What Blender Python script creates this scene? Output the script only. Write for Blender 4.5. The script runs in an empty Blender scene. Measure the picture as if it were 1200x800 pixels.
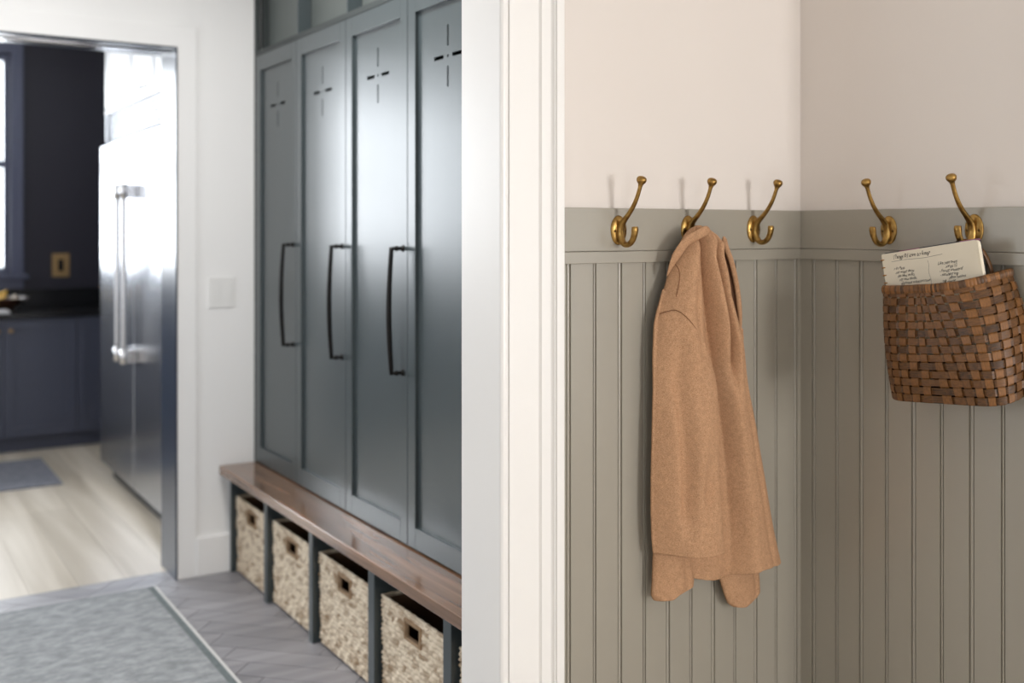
import bpy, bmesh, math, random
from mathutils import Vector, Matrix
random.seed(7)
SC = bpy.context.scene
COL = SC.collection
pi = math.pi

# ------------------------------------------------------------------ helpers
def lin(c):
    out = []
    for v in c:
        v = v / 255.0
        out.append(v / 12.92 if v <= 0.04045 else ((v + 0.055) / 1.055) ** 2.4)
    return (out[0], out[1], out[2], 1.0)

def sm(a, b, x):
    t = max(0.0, min(1.0, (x - a) / (b - a)))
    return t * t * (3 - 2 * t)

def lerp(a, b, t): return a + (b - a) * t

def interp(xs, ys, x):
    if x <= xs[0]: return ys[0]
    for i in range(len(xs) - 1):
        if x <= xs[i + 1]:
            return lerp(ys[i], ys[i + 1], (x - xs[i]) / (xs[i + 1] - xs[i]))
    return ys[-1]

def catmull(ps, n=8, closed=False):
    out = []
    m = len(ps)
    rng = m if closed else m - 1
    for i in range(rng):
        if closed:
            p0, p1, p2, p3 = [Vector(ps[(i + k) % m]) for k in (-1, 0, 1, 2)]
        else:
            p0 = Vector(ps[max(i - 1, 0)]); p1 = Vector(ps[i]); p2 = Vector(ps[i + 1]); p3 = Vector(ps[min(i + 2, m - 1)])
        for k in range(n):
            t = k / n
            out.append(0.5 * ((2 * p1) + (p2 - p0) * t + (2 * p0 - 5 * p1 + 4 * p2 - p3) * t * t + (3 * p1 - p0 - 3 * p2 + p3) * t ** 3))
    if not closed: out.append(Vector(ps[-1]))
    return out

class MB:
    def __init__(s):
        s.bm = bmesh.new(); s.slot = 0
    def quad(s, vs):
        f = s.bm.faces.new([s.bm.verts.new(v) for v in vs]); f.material_index = s.slot; return f
    def box(s, x0, x1, y0, y1, z0, z1, bev=0.0, seg=2, M=None):
        x0, x1 = sorted((x0, x1)); y0, y1 = sorted((y0, y1)); z0, z1 = sorted((z0, z1))
        c = [(x0,y0,z0),(x1,y0,z0),(x1,y1,z0),(x0,y1,z0),(x0,y0,z1),(x1,y0,z1),(x1,y1,z1),(x0,y1,z1)]
        if M is not None: c = [M @ Vector(p) for p in c]
        v = [s.bm.verts.new(p) for p in c]
        fs = [s.bm.faces.new([v[i] for i in q]) for q in ((0,3,2,1),(4,5,6,7),(0,1,5,4),(1,2,6,5),(2,3,7,6),(3,0,4,7))]
        for f in fs: f.material_index = s.slot
        if bev > 0:
            es = set(e for f in fs for e in f.edges)
            r = bmesh.ops.bevel(s.bm, geom=list(es), offset=bev, segments=seg, profile=0.5, affect='EDGES')
            for f in r['faces']: f.material_index = s.slot
        return s
    def extrude(s, prof, axis, a, b, closed=True):
        """prof: list of 2D pts; axis 'z': (x,y) ; 'x': (y,z) ; 'y': (x,z)"""
        def P(p, t):
            return {'z': (p[0], p[1], t), 'x': (t, p[0], p[1]), 'y': (p[0], t, p[1])}[axis]
        A = [s.bm.verts.new(P(p, a)) for p in prof]; B = [s.bm.verts.new(P(p, b)) for p in prof]
        n = len(prof)
        for i in range(n if closed else n - 1):
            j = (i + 1) % n
            f = s.bm.faces.new([A[i], A[j], B[j], B[i]]); f.material_index = s.slot
        if closed:
            for q in (A[::-1], B):
                f = s.bm.faces.new(q); f.material_index = s.slot
        return s
    def tube(s, pts, rad, n=12, cap=True, flat=None, up=(0, 0, 1), closed=False):
        """rad: number or list; flat: per-point (ru, rv) pairs list instead"""
        pts = [Vector(p) for p in pts]; m = len(pts); rings = []
        pn = Vector(up)
        for i, p in enumerate(pts):
            if closed: t = (pts[(i + 1) % m] - pts[i - 1])
            else: t = (pts[min(i + 1, m - 1)] - pts[max(i - 1, 0)])
            t.normalize()
            nrm = pn - t * pn.dot(t)
            if nrm.length < 1e-6: nrm = t.orthogonal()
            nrm.normalize(); bn = t.cross(nrm)
            pn = nrm if flat is None else Vector(up)
            if flat is not None: ru, rv = flat[i] if isinstance(flat, list) else flat
            else:
                r = rad[i] if isinstance(rad, (list, tuple)) else rad
                ru = rv = r
            rings.append([s.bm.verts.new(p + nrm * ru * math.cos(2*pi*k/n) + bn * rv * math.sin(2*pi*k/n)) for k in range(n)])
        for i in range(m if closed else m - 1):
            a = rings[i]; b = rings[(i + 1) % m]
            for k in range(n):
                f = s.bm.faces.new([a[k], a[(k+1) % n], b[(k+1) % n], b[k]]); f.smooth = True; f.material_index = s.slot
        if cap and not closed:
            for q in (rings[0][::-1], rings[-1]):
                f = s.bm.faces.new(q); f.material_index = s.slot; f.smooth = True
        return s
    def lathe(s, prof, M=None, n=32, sx=1.0, sy=1.0):
        rings = []
        for r, z in prof:
            if r < 1e-6:
                p = Vector((0, 0, z)); rings.append([s.bm.verts.new(M @ p if M else p)])
            else:
                rr = []
                for k in range(n):
                    p = Vector((r*sx*math.cos(2*pi*k/n), r*sy*math.sin(2*pi*k/n), z)); rr.append(s.bm.verts.new(M @ p if M else p))
                rings.append(rr)
        for a, b in zip(rings, rings[1:]):
            for k in range(n):
                k2 = (k+1) % n
                if len(a) == 1 and len(b) == 1: continue
                if len(a) == 1: q = [a[0], b[k2], b[k]]
                elif len(b) == 1: q = [a[k], a[k2], b[0]]
                else: q = [a[k], a[k2], b[k2], b[k]]
                f = s.bm.faces.new(q); f.smooth = True; f.material_index = s.slot
        return s
    def grid(s, fn, nu, nv, skip=None, smooth=True):
        V = [[s.bm.verts.new(fn(i / nu, j / nv)) for i in range(nu + 1)] for j in range(nv + 1)]
        for j in range(nv):
            for i in range(nu):
                if skip and skip((i + .5) / nu, (j + .5) / nv): continue
                f = s.bm.faces.new([V[j][i], V[j][i+1], V[j+1][i+1], V[j+1][i]]); f.smooth = smooth; f.material_index = s.slot
        return V
    def build(s, name, mats, parent=None, origin=None, smooth=None, fixn=True):
        if not isinstance(mats, (list, tuple)): mats = [mats]
        me = bpy.data.meshes.new(name)
        if fixn: bmesh.ops.recalc_face_normals(s.bm, faces=s.bm.faces)
        if origin is None:
            if parent is not None:
                o = Vector((0, 0, 0)); q = parent
                while q is not None: o += q.location; q = q.parent
            else:
                xs = [v.co.x for v in s.bm.verts]; ys = [v.co.y for v in s.bm.verts]; zs = [v.co.z for v in s.bm.verts]
                o = Vector(((min(xs)+max(xs))/2, (min(ys)+max(ys))/2, min(zs)))
        else: o = Vector(origin)
        bmesh.ops.translate(s.bm, verts=s.bm.verts, vec=-o)
        if smooth is not None:
            for f in s.bm.faces: f.smooth = smooth
        s.bm.to_mesh(me); s.bm.free()
        for m in mats: me.materials.append(m)
        ob = bpy.data.objects.new(name, me); COL.objects.link(ob)
        if parent is not None: ob.parent = parent
        else: ob.location = o
        return ob

def tag(o, label=None, cat=None, group=None, kind=None):
    if label: o['label'] = label
    if cat: o['category'] = cat
    if group: o['group'] = group
    if kind: o['kind'] = kind
    return o
def empty(name, loc, label, cat, group=None):
    o = bpy.data.objects.new(name, None); o.empty_display_size = .1; COL.objects.link(o); o.location = loc
    return tag(o, label, cat, group)
def copy_tree(o, parent=None):
    c = o.copy(); COL.objects.link(c)
    if parent is not None: c.parent = parent
    for ch in list(o.children): copy_tree(ch, c)
    return c
def struct(o): o['kind'] = 'structure'; return o
def area_auto(o, ang=35):
    o.data.polygons.foreach_set('use_smooth', [True] * len(o.data.polygons))
    m = o.modifiers.new('edge', 'EDGE_SPLIT'); m.split_angle = math.radians(ang)
    return o

# ------------------------------------------------------------------ materials
def mat(name, col, rough=.5, metal=0.0, bump=0.0, bscale=200., bdetail=4., var=0.0, vscale=5., vcol=None,
        spec=None, coat=0.0, sheen=0.0, rvar=0.0, stretch=None):
    m = bpy.data.materials.new(name); m.use_nodes = True
    nt = m.node_tree; N = nt.nodes; Lk = nt.links; b = N['Principled BSDF']
    b.inputs['Base Color'].default_value = col if len(col) == 4 else lin(col)
    b.inputs['Roughness'].default_value = rough; b.inputs['Metallic'].default_value = metal
    if spec is not None: b.inputs['Specular IOR Level'].default_value = spec
    if coat: b.inputs['Coat Weight'].default_value = coat; b.inputs['Coat Roughness'].default_value = .12
    if sheen: b.inputs['Sheen Weight'].default_value = sheen; b.inputs['Sheen Roughness'].default_value = .6
    tc = N.new('ShaderNodeTexCoord'); mp = N.new('ShaderNodeMapping'); Lk.new(tc.outputs['Object'], mp.inputs['Vector'])
    if stretch: mp.inputs['Scale'].default_value = stretch
    if var:
        n = N.new('ShaderNodeTexNoise'); n.inputs['Scale'].default_value = vscale; n.inputs['Detail'].default_value = 5
        Lk.new(mp.outputs[0], n.inputs['Vector'])
        r = N.new('ShaderNodeMapRange'); r.inputs[1].default_value = .3; r.inputs[2].default_value = .7
        r.inputs[3].default_value = 0; r.inputs[4].default_value = 1
        Lk.new(n.outputs['Fac'], r.inputs[0])
        mx = N.new('ShaderNodeMix'); mx.data_type = 'RGBA'
        c = b.inputs['Base Color'].default_value[:]
        c2 = (lin(vcol) if vcol else tuple(v * (1 - var) for v in c[:3]) + (1,))
        mx.inputs[6].default_value = c; mx.inputs[7].default_value = c2
        Lk.new(r.outputs[0], mx.inputs[0]); Lk.new(mx.outputs[2], b.inputs['Base Color'])
        if rvar:
            r2 = N.new('ShaderNodeMapRange'); r2.inputs[3].default_value = rough; r2.inputs[4].default_value = rough + rvar
            Lk.new(n.outputs['Fac'], r2.inputs[0]); Lk.new(r2.outputs[0], b.inputs['Roughness'])
    if bump:
        n = N.new('ShaderNodeTexNoise'); n.inputs['Scale'].default_value = bscale; n.inputs['Detail'].default_value = bdetail
        Lk.new(mp.outputs[0], n.inputs['Vector'])
        bp = N.new('ShaderNodeBump'); bp.inputs['Strength'].default_value = bump; bp.inputs['Distance'].default_value = .002
        Lk.new(n.outputs['Fac'], bp.inputs['Height']); Lk.new(bp.outputs[0], b.inputs['Normal'])
    return m

def wood(name, c1, c2, rough, scale, axis='y', bump=.1, coat=0.0):
    m = bpy.data.materials.new(name); m.use_nodes = True
    nt = m.node_tree; N = nt.nodes; Lk = nt.links; b = N['Principled BSDF']
    tc = N.new('ShaderNodeTexCoord'); mp = N.new('ShaderNodeMapping'); Lk.new(tc.outputs['Object'], mp.inputs['Vector'])
    s = [1, 1, 1]; s['xyz'.index(axis)] = .07; mp.inputs['Scale'].default_value = s
    n = N.new('ShaderNodeTexNoise'); n.inputs['Scale'].default_value = scale; n.inputs['Detail'].default_value = 8; n.inputs['Distortion'].default_value = .6
    Lk.new(mp.outputs[0], n.inputs['Vector'])
    cr = N.new('ShaderNodeValToRGB'); cr.color_ramp.elements[0].color = lin(c1); cr.color_ramp.elements[1].color = lin(c2)
    cr.color_ramp.elements[0].position = .33; cr.color_ramp.elements[1].position = .68
    Lk.new(n.outputs['Fac'], cr.inputs[0])
    at = N.new('ShaderNodeAttribute'); at.attribute_name = 'tone'
    mul = N.new('ShaderNodeMix'); mul.data_type = 'RGBA'; mul.blend_type = 'MULTIPLY'; mul.inputs[0].default_value = 1
    ad = N.new('ShaderNodeMath'); ad.operation = 'SUBTRACT'; ad.inputs[0].default_value = 1
    Lk.new(at.outputs['Fac'], ad.inputs[1])
    Lk.new(cr.outputs[0], mul.inputs[6]); Lk.new(ad.outputs[0], mul.inputs[7]); Lk.new(mul.outputs[2], b.inputs['Base Color'])
    b.inputs['Roughness'].default_value = rough
    if coat: b.inputs['Coat Weight'].default_value = coat; b.inputs['Coat Roughness'].default_value = .15
    bp = N.new('ShaderNodeBump'); bp.inputs['Strength'].default_value = bump; bp.inputs['Distance'].default_value = .001
    Lk.new(n.outputs['Fac'], bp.inputs['Height']); Lk.new(bp.outputs[0], b.inputs['Normal'])
    return m

def set_tone(ob, vals):
    at = ob.data.attributes.new('tone', 'FLOAT', 'FACE')
    at.data.foreach_set('value', vals)

M = {}
M['wall'] = mat('warm white wall paint', (226, 218, 212), .75, bump=.06, bscale=450)
M['wall_hall'] = mat('white hall wall paint', (245, 245, 245), .6, bump=.05, bscale=450)
M['white_trim'] = mat('white semi gloss trim paint', (238, 236, 234), .32)
M['ceiling'] = mat('ceiling paint', (240, 238, 234), .8)
M['sage'] = mat('greige green panelling paint', (156, 150, 138), .36, bump=.03, bscale=300, spec=1.0)
M['navy'] = mat('navy wall paint', (28, 26, 40), .5, bump=.04, bscale=300)
M['navy_trim'] = mat('navy satin trim paint', (78, 82, 104), .3)
M['navy_gloss'] = mat('navy gloss jamb', (40, 50, 68), .28)
M['locker'] = mat('dark green grey cabinet lacquer', (62, 71, 74), .30, spec=.7, bump=.02, bscale=250)
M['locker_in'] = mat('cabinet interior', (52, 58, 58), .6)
M['niche'] = mat('lightened niche back', (94, 100, 98), .5)  # locker colour made lighter, light in the niches put into the paint
M['black_metal'] = mat('oil rubbed black metal', (22, 20, 20), .35, metal=.6)
M['brass'] = mat('aged brass', (188, 154, 92), .26, metal=1.0, var=.5, vscale=60, vcol=(132, 100, 54), rvar=.15, bump=.12, bscale=220)
M['screw'] = mat('darker brass screw', (96, 72, 40), .35, metal=1.0)
M['walnut'] = wood('walnut bench wood', (94, 70, 54), (146, 112, 88), .2, 30, 'y', .08, .35)
M['steel'] = mat('brushed stainless steel', (165, 168, 174), .27, metal=1.0, bump=.05, bscale=60, stretch=(20, 20, .4))
M['steel_bar'] = mat('polished steel bar', (215, 215, 218), .18, metal=1.0)
M['steel_dark'] = mat('dark vent recess', (60, 62, 66), .4, metal=.5)
M['kitchen_white'] = mat('white kitchen cabinet paint', (232, 233, 236), .3)
M['stone'] = mat('black stone counter', (22, 22, 25), .25, var=.4, vscale=20)
M['kitchen_navy'] = mat('navy kitchen cabinet paint', (66, 70, 86), .38)
M['oak'] = wood('pale oak floorboards', (190, 178, 160), (222, 212, 197), .38, 9, 'y', .06)
M['tile'] = wood('grey herringbone floor tile', (136, 135, 140), (164, 162, 167), .42, 14, 'x', .08)
M['grout'] = mat('grey grout', (128, 126, 128), .8)
M['camel'] = None
M['page'] = mat('cream paper', (226, 216, 196), .7)
M['ink'] = mat('dark ink', (46, 42, 42), .7)
M['gold_coil'] = mat('gold coil', (170, 118, 48), .3, metal=.8)
M['plate_white'] = mat('white switch plastic', (236, 236, 235), .5)
M['brass_plate'] = mat('satin brass cover plate', (168, 138, 96), .4, metal=.7)
M['bowl'] = wood('dark wooden bowl', (48, 30, 22), (84, 56, 38), .4, 25)
M['banana'] = mat('yellow banana skin', (226, 178, 48), .5, var=.3, vscale=30)
M['garlic'] = mat('pale garlic skin', (214, 200, 184), .6, var=.2, vscale=40)
M['cloth_white'] = mat('white folded cloth', (214, 212, 214), .8, bump=.3, bscale=300)

def camel():
    m = bpy.data.materials.new('camel wool felt'); m.use_nodes = True
    nt = m.node_tree; N = nt.nodes; Lk = nt.links; b = N['Principled BSDF']
    tc = N.new('ShaderNodeTexCoord')
    n1 = N.new('ShaderNodeTexNoise'); n1.inputs['Scale'].default_value = 420; n1.inputs['Detail'].default_value = 3
    n2 = N.new('ShaderNodeTexNoise'); n2.inputs['Scale'].default_value = 95; n2.inputs['Detail'].default_value = 4
    mp = N.new('ShaderNodeMapping'); mp.inputs['Scale'].default_value = (1, 1, 2.2); mp.inputs['Rotation'].default_value = (0, .5, 0)
    Lk.new(tc.outputs['Object'], mp.inputs['Vector']); Lk.new(mp.outputs[0], n1.inputs['Vector']); Lk.new(tc.outputs['Object'], n2.inputs['Vector'])
    cr = N.new('ShaderNodeValToRGB'); cr.color_ramp.elements[0].color = lin((158, 117, 86)); cr.color_ramp.elements[1].color = lin((214, 171, 135))
    cr.color_ramp.elements[0].position = .30; cr.color_ramp.elements[1].position = .70
    Lk.new(n1.outputs['Fac'], cr.inputs[0])
    mx = N.new('ShaderNodeMix'); mx.data_type = 'RGBA'; mx.blend_type = 'MULTIPLY'; mx.inputs[0].default_value = .35
    Lk.new(cr.outputs[0], mx.inputs[6]); Lk.new(n2.outputs['Fac'], mx.inputs[7])
    g = N.new('ShaderNodeHueSaturation'); g.inputs['Value'].default_value = 1.12
    Lk.new(mx.outputs[2], g.inputs['Color']); Lk.new(g.outputs[0], b.inputs['Base Color'])
    b.inputs['Roughness'].default_value = .95; b.inputs['Sheen Weight'].default_value = .08; b.inputs['Sheen Roughness'].default_value = .5
    b.inputs['Sheen Tint'].default_value = lin((230, 190, 150)); b.inputs['Specular IOR Level'].default_value = .15
    bp = N.new('ShaderNodeBump'); bp.inputs['Strength'].default_value = .55; bp.inputs['Distance'].default_value = .0015
    Lk.new(n1.outputs['Fac'], bp.inputs['Height']); Lk.new(bp.outputs[0], b.inputs['Normal'])
    return m
M['camel'] = camel()
M['lining'] = mat('shade brown coat inside', (92, 60, 40), .95, bump=.4, bscale=400)  # shade inside the coat painted in as dark brown
M['seam'] = mat('brown seam thread', (120, 78, 50), .9)

def glassmat():
    m = bpy.data.materials.new('clear window glass'); m.use_nodes = True
    nt = m.node_tree; N = nt.nodes; Lk = nt.links; N.remove(N['Principled BSDF'])
    t = N.new('ShaderNodeBsdfTransparent'); g = N.new('ShaderNodeBsdfGlossy'); g.inputs['Roughness'].default_value = .02
    mx = N.new('ShaderNodeMixShader'); fr = N.new('ShaderNodeFresnel'); fr.inputs['IOR'].default_value = 1.25
    Lk.new(fr.outputs[0], mx.inputs[0]); Lk.new(t.outputs[0], mx.inputs[1]); Lk.new(g.outputs[0], mx.inputs[2])
    Lk.new(mx.outputs[0], N['Material Output'].inputs['Surface'])
    return m
M['glass'] = glassmat()

def splint(name, ca, cb):   # basket splints: brown streaks + per face tone
    m = bpy.data.materials.new(name); m.use_nodes = True
    nt = m.node_tree; N = nt.nodes; Lk = nt.links; b = N['Principled BSDF']
    at = N.new('ShaderNodeAttribute'); at.attribute_name = 'tone'
    uv = N.new('ShaderNodeUVMap'); uv.uv_map = 'UVMap'
    mp = N.new('ShaderNodeMapping'); mp.inputs['Scale'].default_value = (1, 1, 1)
    Lk.new(uv.outputs[0], mp.inputs['Vector'])
    n = N.new('ShaderNodeTexNoise'); n.inputs['Scale'].default_value = 1; n.inputs['Detail'].default_value = 5
    Lk.new(mp.outputs[0], n.inputs['Vector'])
    ad = N.new('ShaderNodeMath'); ad.operation = 'ADD'; Lk.new(at.outputs['Fac'], ad.inputs[0]); mu = N.new('ShaderNodeMath'); mu.operation = 'MULTIPLY_ADD'; mu.inputs[1].default_value = .6; mu.inputs[2].default_value = .2; Lk.new(n.outputs['Fac'], mu.inputs[0]); Lk.new(mu.outputs[0], ad.inputs[1])
    cr = N.new('ShaderNodeValToRGB'); cr.color_ramp.elements[0].color = lin(ca); cr.color_ramp.elements[1].color = lin(cb)
    cr.color_ramp.elements[0].position = .25; cr.color_ramp.elements[1].position = .85
    Lk.new(ad.outputs[0], cr.inputs[0]); Lk.new(cr.outputs[0], b.inputs['Base Color'])
    b.inputs['Roughness'].default_value = .48
    bp = N.new('ShaderNodeBump'); bp.inputs['Strength'].default_value = .5; bp.inputs['Distance'].default_value = .0008
    Lk.new(n.outputs['Fac'], bp.inputs['Height']); Lk.new(bp.outputs[0], b.inputs['Normal'])
    return m
M['splint'] = splint('dark brown ash splint', (42, 25, 10), (146, 97, 49))

# ------------------------------------------------------------------ room shell
CX = 2.2204     # right wall face
HW = 2.95       # ceiling height
XL = -2.2
def wall_y(name, y0, y1, x0, x1, holes, m):     # wall across the view with rectangular holes (x0,x1,z0,z1)
    b = MB(); xs = sorted(set([x0, x1] + [h[0] for h in holes] + [h[1] for h in holes]))
    for a, c in zip(xs, xs[1:]):
        z = 0.0
        hs = [h for h in holes if h[0] <= a + 1e-6 and h[1] >= c - 1e-6]
        for h in hs:
            if h[2] > z + 1e-6: b.box(a, c, y0, y1, z, h[2])
            z = h[3]
        if z < HW: b.box(a, c, y0, y1, z, HW)
    return struct(b.build(name, m))
def wall_x(name, x0, x1, y0, y1, holes, m):
    b = MB(); ys = sorted(set([y0, y1] + [h[0] for h in holes] + [h[1] for h in holes]))
    for a, c in zip(ys, ys[1:]):
        z = 0.0
        for h in [h for h in holes if h[0] <= a + 1e-6 and h[1] >= c - 1e-6]:
            if h[2] > z + 1e-6: b.box(x0, x1, a, c, z, h[2])
            z = h[3]
        if z < HW: b.box(x0, x1, a, c, z, HW)
    return struct(b.build(name, m))

YF = 4.55   # hall far wall face
YK = 8.3    # kitchen back wall face
wall_y('wall_front', 2.0, 2.13, XL, CX, [(-.75, 1.25, 0, 2.3)], M['wall'])
wall_y('wall_far', YF, YF + .22, XL, CX, [(-.3, 1.205, 0, 2.275)], M['wall_hall'])
wall_x('wall_right', CX, CX + .12, 1.22, 4.77, [], M['wall'])
wall_x('wall_right', 3.30, 3.42, -3.12, 1.34, [(-1.3, .5, .75, 2.3)], M['wall'])
wall_y('wall_right', 1.22, 1.34, CX + .12, 3.30, [], M['wall'])
wall_x('wall_left', XL - .12, XL, -3.1, 8.42, [(-2.0, -.6, .8, 2.3), (2.45, 3.95, .85, 2.35)], M['wall_hall'])
wall_y('wall_rear', -3.12, -3.0, XL, 3.30, [(1.76, 2.64, .75, 2.3), (-1.25, -.35, .75, 2.3)], M['wall'])
wall_y('wall_back', YK, YK + .12, XL - .12, CX + .12, [(-1.9, 1.02, 1.17, 2.76)], M['navy'])
wall_x('wall_kitchen', CX, CX + .12, 4.77, 8.3, [], M['navy'])
struct(MB().box(XL - .12, 3.42, -3.12, YK + .12, HW, HW + .1).build('ceiling', M['ceiling']))
# floor slab, oak boards and herringbone tile each laid on it
struct(MB().box(XL - .12, 3.42, -3.12, YK + .12, -.12, -.008).build('floor', M['grout']))
def planks():
    b = MB(); tones = []
    x = XL
    w = .19
    while x < CX - .001:
        y = 4.684 - random.random() * 1.5
        while y < YK:
            l = 1.5 + random.random() * .7
            a = max(y, 4.684); c = min(y + l, YK)
            if c - a > .02:
                x1 = min(x + w, CX)
                b.box(x + .0006, x1 - .0006, a + .0006, c - .0006, -.008, 0.0)
                tones += [random.random() * .16] * 6
            y += l
        x += w
    o = b.build('floor', M['oak'], fixn=False); set_tone(o, tones); return struct(o)
planks()
def herring():
    b = MB(); bm = b.bm; W = .105; L = .42; g = .0012; th = math.radians(45)
    R = Matrix.Rotation(th, 4, 'Z'); tones = []
    k = int(L / W)
    for i in range(-50, 60):
        for j in range(-30, 30):
            # classic herringbone: offset blocks
            ox = i * W + j * L ; oy = i * W - j * L
            for (dx, dy, lx, ly) in ((0, 0, L, W), (0, W, W, L)):
                pass
            cells = [(ox, oy, ox + L, oy + W), (ox, oy + W, ox + W, oy + W + L)]
            for (x0, y0, x1, y1) in cells:
                c = R @ Vector(((x0 + x1) / 2, (y0 + y1) / 2, 0)) + Vector((0.3, 3.4, 0))
                if not (-2.4 < c.x < 2.4 and 1.9 < c.y < 4.9): continue
                vs = [R @ Vector(p) + Vector((.3, 3.4, 0)) for p in ((x0+g, y0+g, 0), (x1-g, y0+g, 0), (x1-g, y1-g, 0), (x0+g, y1-g, 0))]
                b.quad(vs); tones.append(1)
    # clip to the hall
    for co, no in (((0, 4.683, 0), (0, 1, 0)), ((0, 2.0, 0), (0, -1, 0)), ((CX, 0, 0), (1, 0, 0)), ((XL, 0, 0), (-1, 0, 0))):
        bmesh.ops.bisect_plane(bm, geom=bm.verts[:] + bm.edges[:] + bm.faces[:], plane_co=co, plane_no=no, clear_outer=True)
    r = bmesh.ops.extrude_face_region(bm, geom=bm.faces[:])
    bmesh.ops.translate(bm, vec=(0, 0, -.008), verts=[e for e in r['geom'] if isinstance(e, bmesh.types.BMVert)])
    o = b.build('floor', M['tile'])
    # tone by plank: hash of cell is unavailable after clipping, use connected islands
    me = o.data; bm2 = bmesh.new(); bm2.from_mesh(me); bm2.faces.ensure_lookup_table(); t = [None] * len(bm2.faces)
    for f in bm2.faces:
        if t[f.index] is not None: continue
        v = random.random() * .2; st = [f]; t[f.index] = v
        while st:
            q = st.pop()
            for e in q.edges:
                for h in e.link_faces:
                    if t[h.index] is None: t[h.index] = v; st.append(h)
    bm2.free(); set_tone(o, t); return struct(o)
herring()
def entry_floor():
    b = MB(); tones = []; x = XL
    while x < 3.30 - .001:
        x1 = min(x + .19, 3.30); y = -3.0 - random.random()
        while y < 2.0:
            l = 1.4 + random.random() * .6; a = max(y, -3.0); c = min(y + l, 2.0 if x1 < CX + .1 else 1.22)
            if c - a > .02: b.box(x + .0006, x1 - .0006, a + .0006, c - .0006, -.008, 0); tones += [random.random() * .16] * 6
            y += l
        x = x1
    o = b.build('floor', M['oak'], fixn=False); set_tone(o, tones); struct(o)
entry_floor()

# --- windows
def window_y(name, x0, x1, z0, z1, y, out, m, n=1, rail=True, casing=.12, face=-1):
    """window in a wall across the view; y = wall face in room, out=+1 if outside is +y, wall .12 thick"""
    b = MB(); ft = .05; ya = y + out * .03; yb = y + out * .09
    b.box(x0, x1, ya, yb, z0, z0 + ft, .003); b.box(x0, x1, ya, yb, z1 - ft, z1, .003)
    w = (x1 - x0) / n
    for i in range(n + 1):
        xx = x0 + i * w
        b.box(max(xx - ft * .8, x0), min(xx + ft * .8, x1), ya, yb, z0 + ft, z1 - ft, .003)
    zm = (z0 + z1) / 2
    if rail: b.box(x0 + .04, x1 - .04, ya + out * .005, yb - out * .005, zm - .025, zm + .025, .003)
    # casing in the room
    c = casing; yi = y - out * .022
    for q in ((x0 - c, x0, z0, z1), (x1, x1 + c, z0, z1), (x0 - c, x1 + c, z1, z1 + c)):
        b.box(q[0], q[1], yi, y, q[2], q[3], .003)
        b.box(q[0] + .015 if q[1] <= x0 else q[0], q[1] - .015 if q[0] >= x1 else q[1], yi - out * .01, yi, q[2], q[3], .003) if False else None
    b.box(x0 - c, x0 - c + .025, yi - out * .012, yi, z0, z1 + c, .003); b.box(x1 + c - .025, x1 + c, yi - out * .012, yi, z0, z1 + c, .003)
    b.box(x0 - c - .03, x1 + c + .03, y - out * .06, y, z0 - .03, z0, .004)
    b.box(x0 - c, x1 + c, yi, y, z0 - .1, z0 - .03, .003)
    o = struct(b.build(name, m))
    g = MB().box(x0 + .02, x1 - .02, y + out * .055, y + out * .061, z0 + .02, z1 - .02).build('glass_pane', M['glass'], o)
    return o
def window_x(name, y0, y1, z0, z1, x, m, o=-1):
    b = MB(); ft = .05; xa, xb = sorted((x + o * .09, x + o * .03))
    b.box(xa, xb, y0, y1, z0, z0 + ft, .003); b.box(xa, xb, y0, y1, z1 - ft, z1, .003)
    for yy in (y0, (y0 + y1) / 2 - .025, y1 - .05): b.box(xa, xb, yy, yy + .05, z0 + ft, z1 - ft, .003)
    b.box(xa + .005, xb - .005, y0 + .04, y1 - .04, (z0 + z1) / 2 - .025, (z0 + z1) / 2 + .025, .003)
    c = .11
    for q in ((y0 - c, y0, z0, z1), (y1, y1 + c, z0, z1), (y0 - c, y1 + c, z1, z1 + c), (y0 - c, y1 + c, z0 - .1, z0)):
        b.box(x, x - o * .022, q[0], q[1], q[2], q[3], .003)
    d = o; o = struct(b.build(name, m))
    MB().box(x + d * .064, x + d * .058, y0 + .02, y1 - .02, z0 + .02, z1 - .02).build('glass_pane', M['glass'], o)
window_y('window_1', -1.9, 1.02, 1.17, 2.76, YK, 1, M['navy_trim'], n=3, casing=.085)
window_y('added_window_5', -1.25, -.35, .75, 2.3, -3.0, -1, M['white_trim'], n=1, casing=.08)  # unseen window added for the fill light on the hall far wall
window_y('window_2', 1.76, 2.64, .75, 2.3, -3.0, -1, M['white_trim'], n=1, casing=.08)
window_x('added_window_3', -2.0, -.6, .8, 2.3, XL, M['white_trim'])  # unseen window added for the fill light on the right wall
window_x('window_6', -1.3, .5, .75, 2.3, 3.30, M['white_trim'], 1)
window_x('window_4', 2.45, 3.95, .85, 2.35, XL, M['white_trim'])

# --- cased opening between entry and hall
def casing_profile():
    p = [(1.2324, 2.0)]
    for k in range(7):
        a = pi * k / 6
        p.append((1.2432 - .0108 * math.cos(a), 1.979 - .009 * math.sin(a)))
    p += [(1.2552, 1.987), (1.258, 1.987), (1.2595, 1.9795), (1.3385, 1.9795), (1.3405, 1.977), (1.3425, 1.973), (1.3455, 1.973),
          (1.347, 1.9765), (1.3700, 1.9765), (1.3725, 1.974), (1.3745, 1.968), (1.3765, 1.968), (1.378, 1.9625), (1.3980, 1.9625), (1.3997, 1.9645), (1.3997, 2.0)]
    return p
cp = casing_profile()
b = MB(); b.extrude(cp, 'z', 0, 2.3)
struct(b.build('trim_1', M['white_trim']))
b = MB(); b.extrude([(-.5 * 0 + (-.733) - (x - 1.2324) , y) for x, y in cp], 'z', 0, 2.3)
struct(b.build('trim_2', M['white_trim']))
b = MB(); b.extrude([(y, 2.2824 + (x - 1.2324)) for x, y in cp], 'x', -.90, 1.40)
struct(b.build('trim_3', M['white_trim']))
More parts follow.
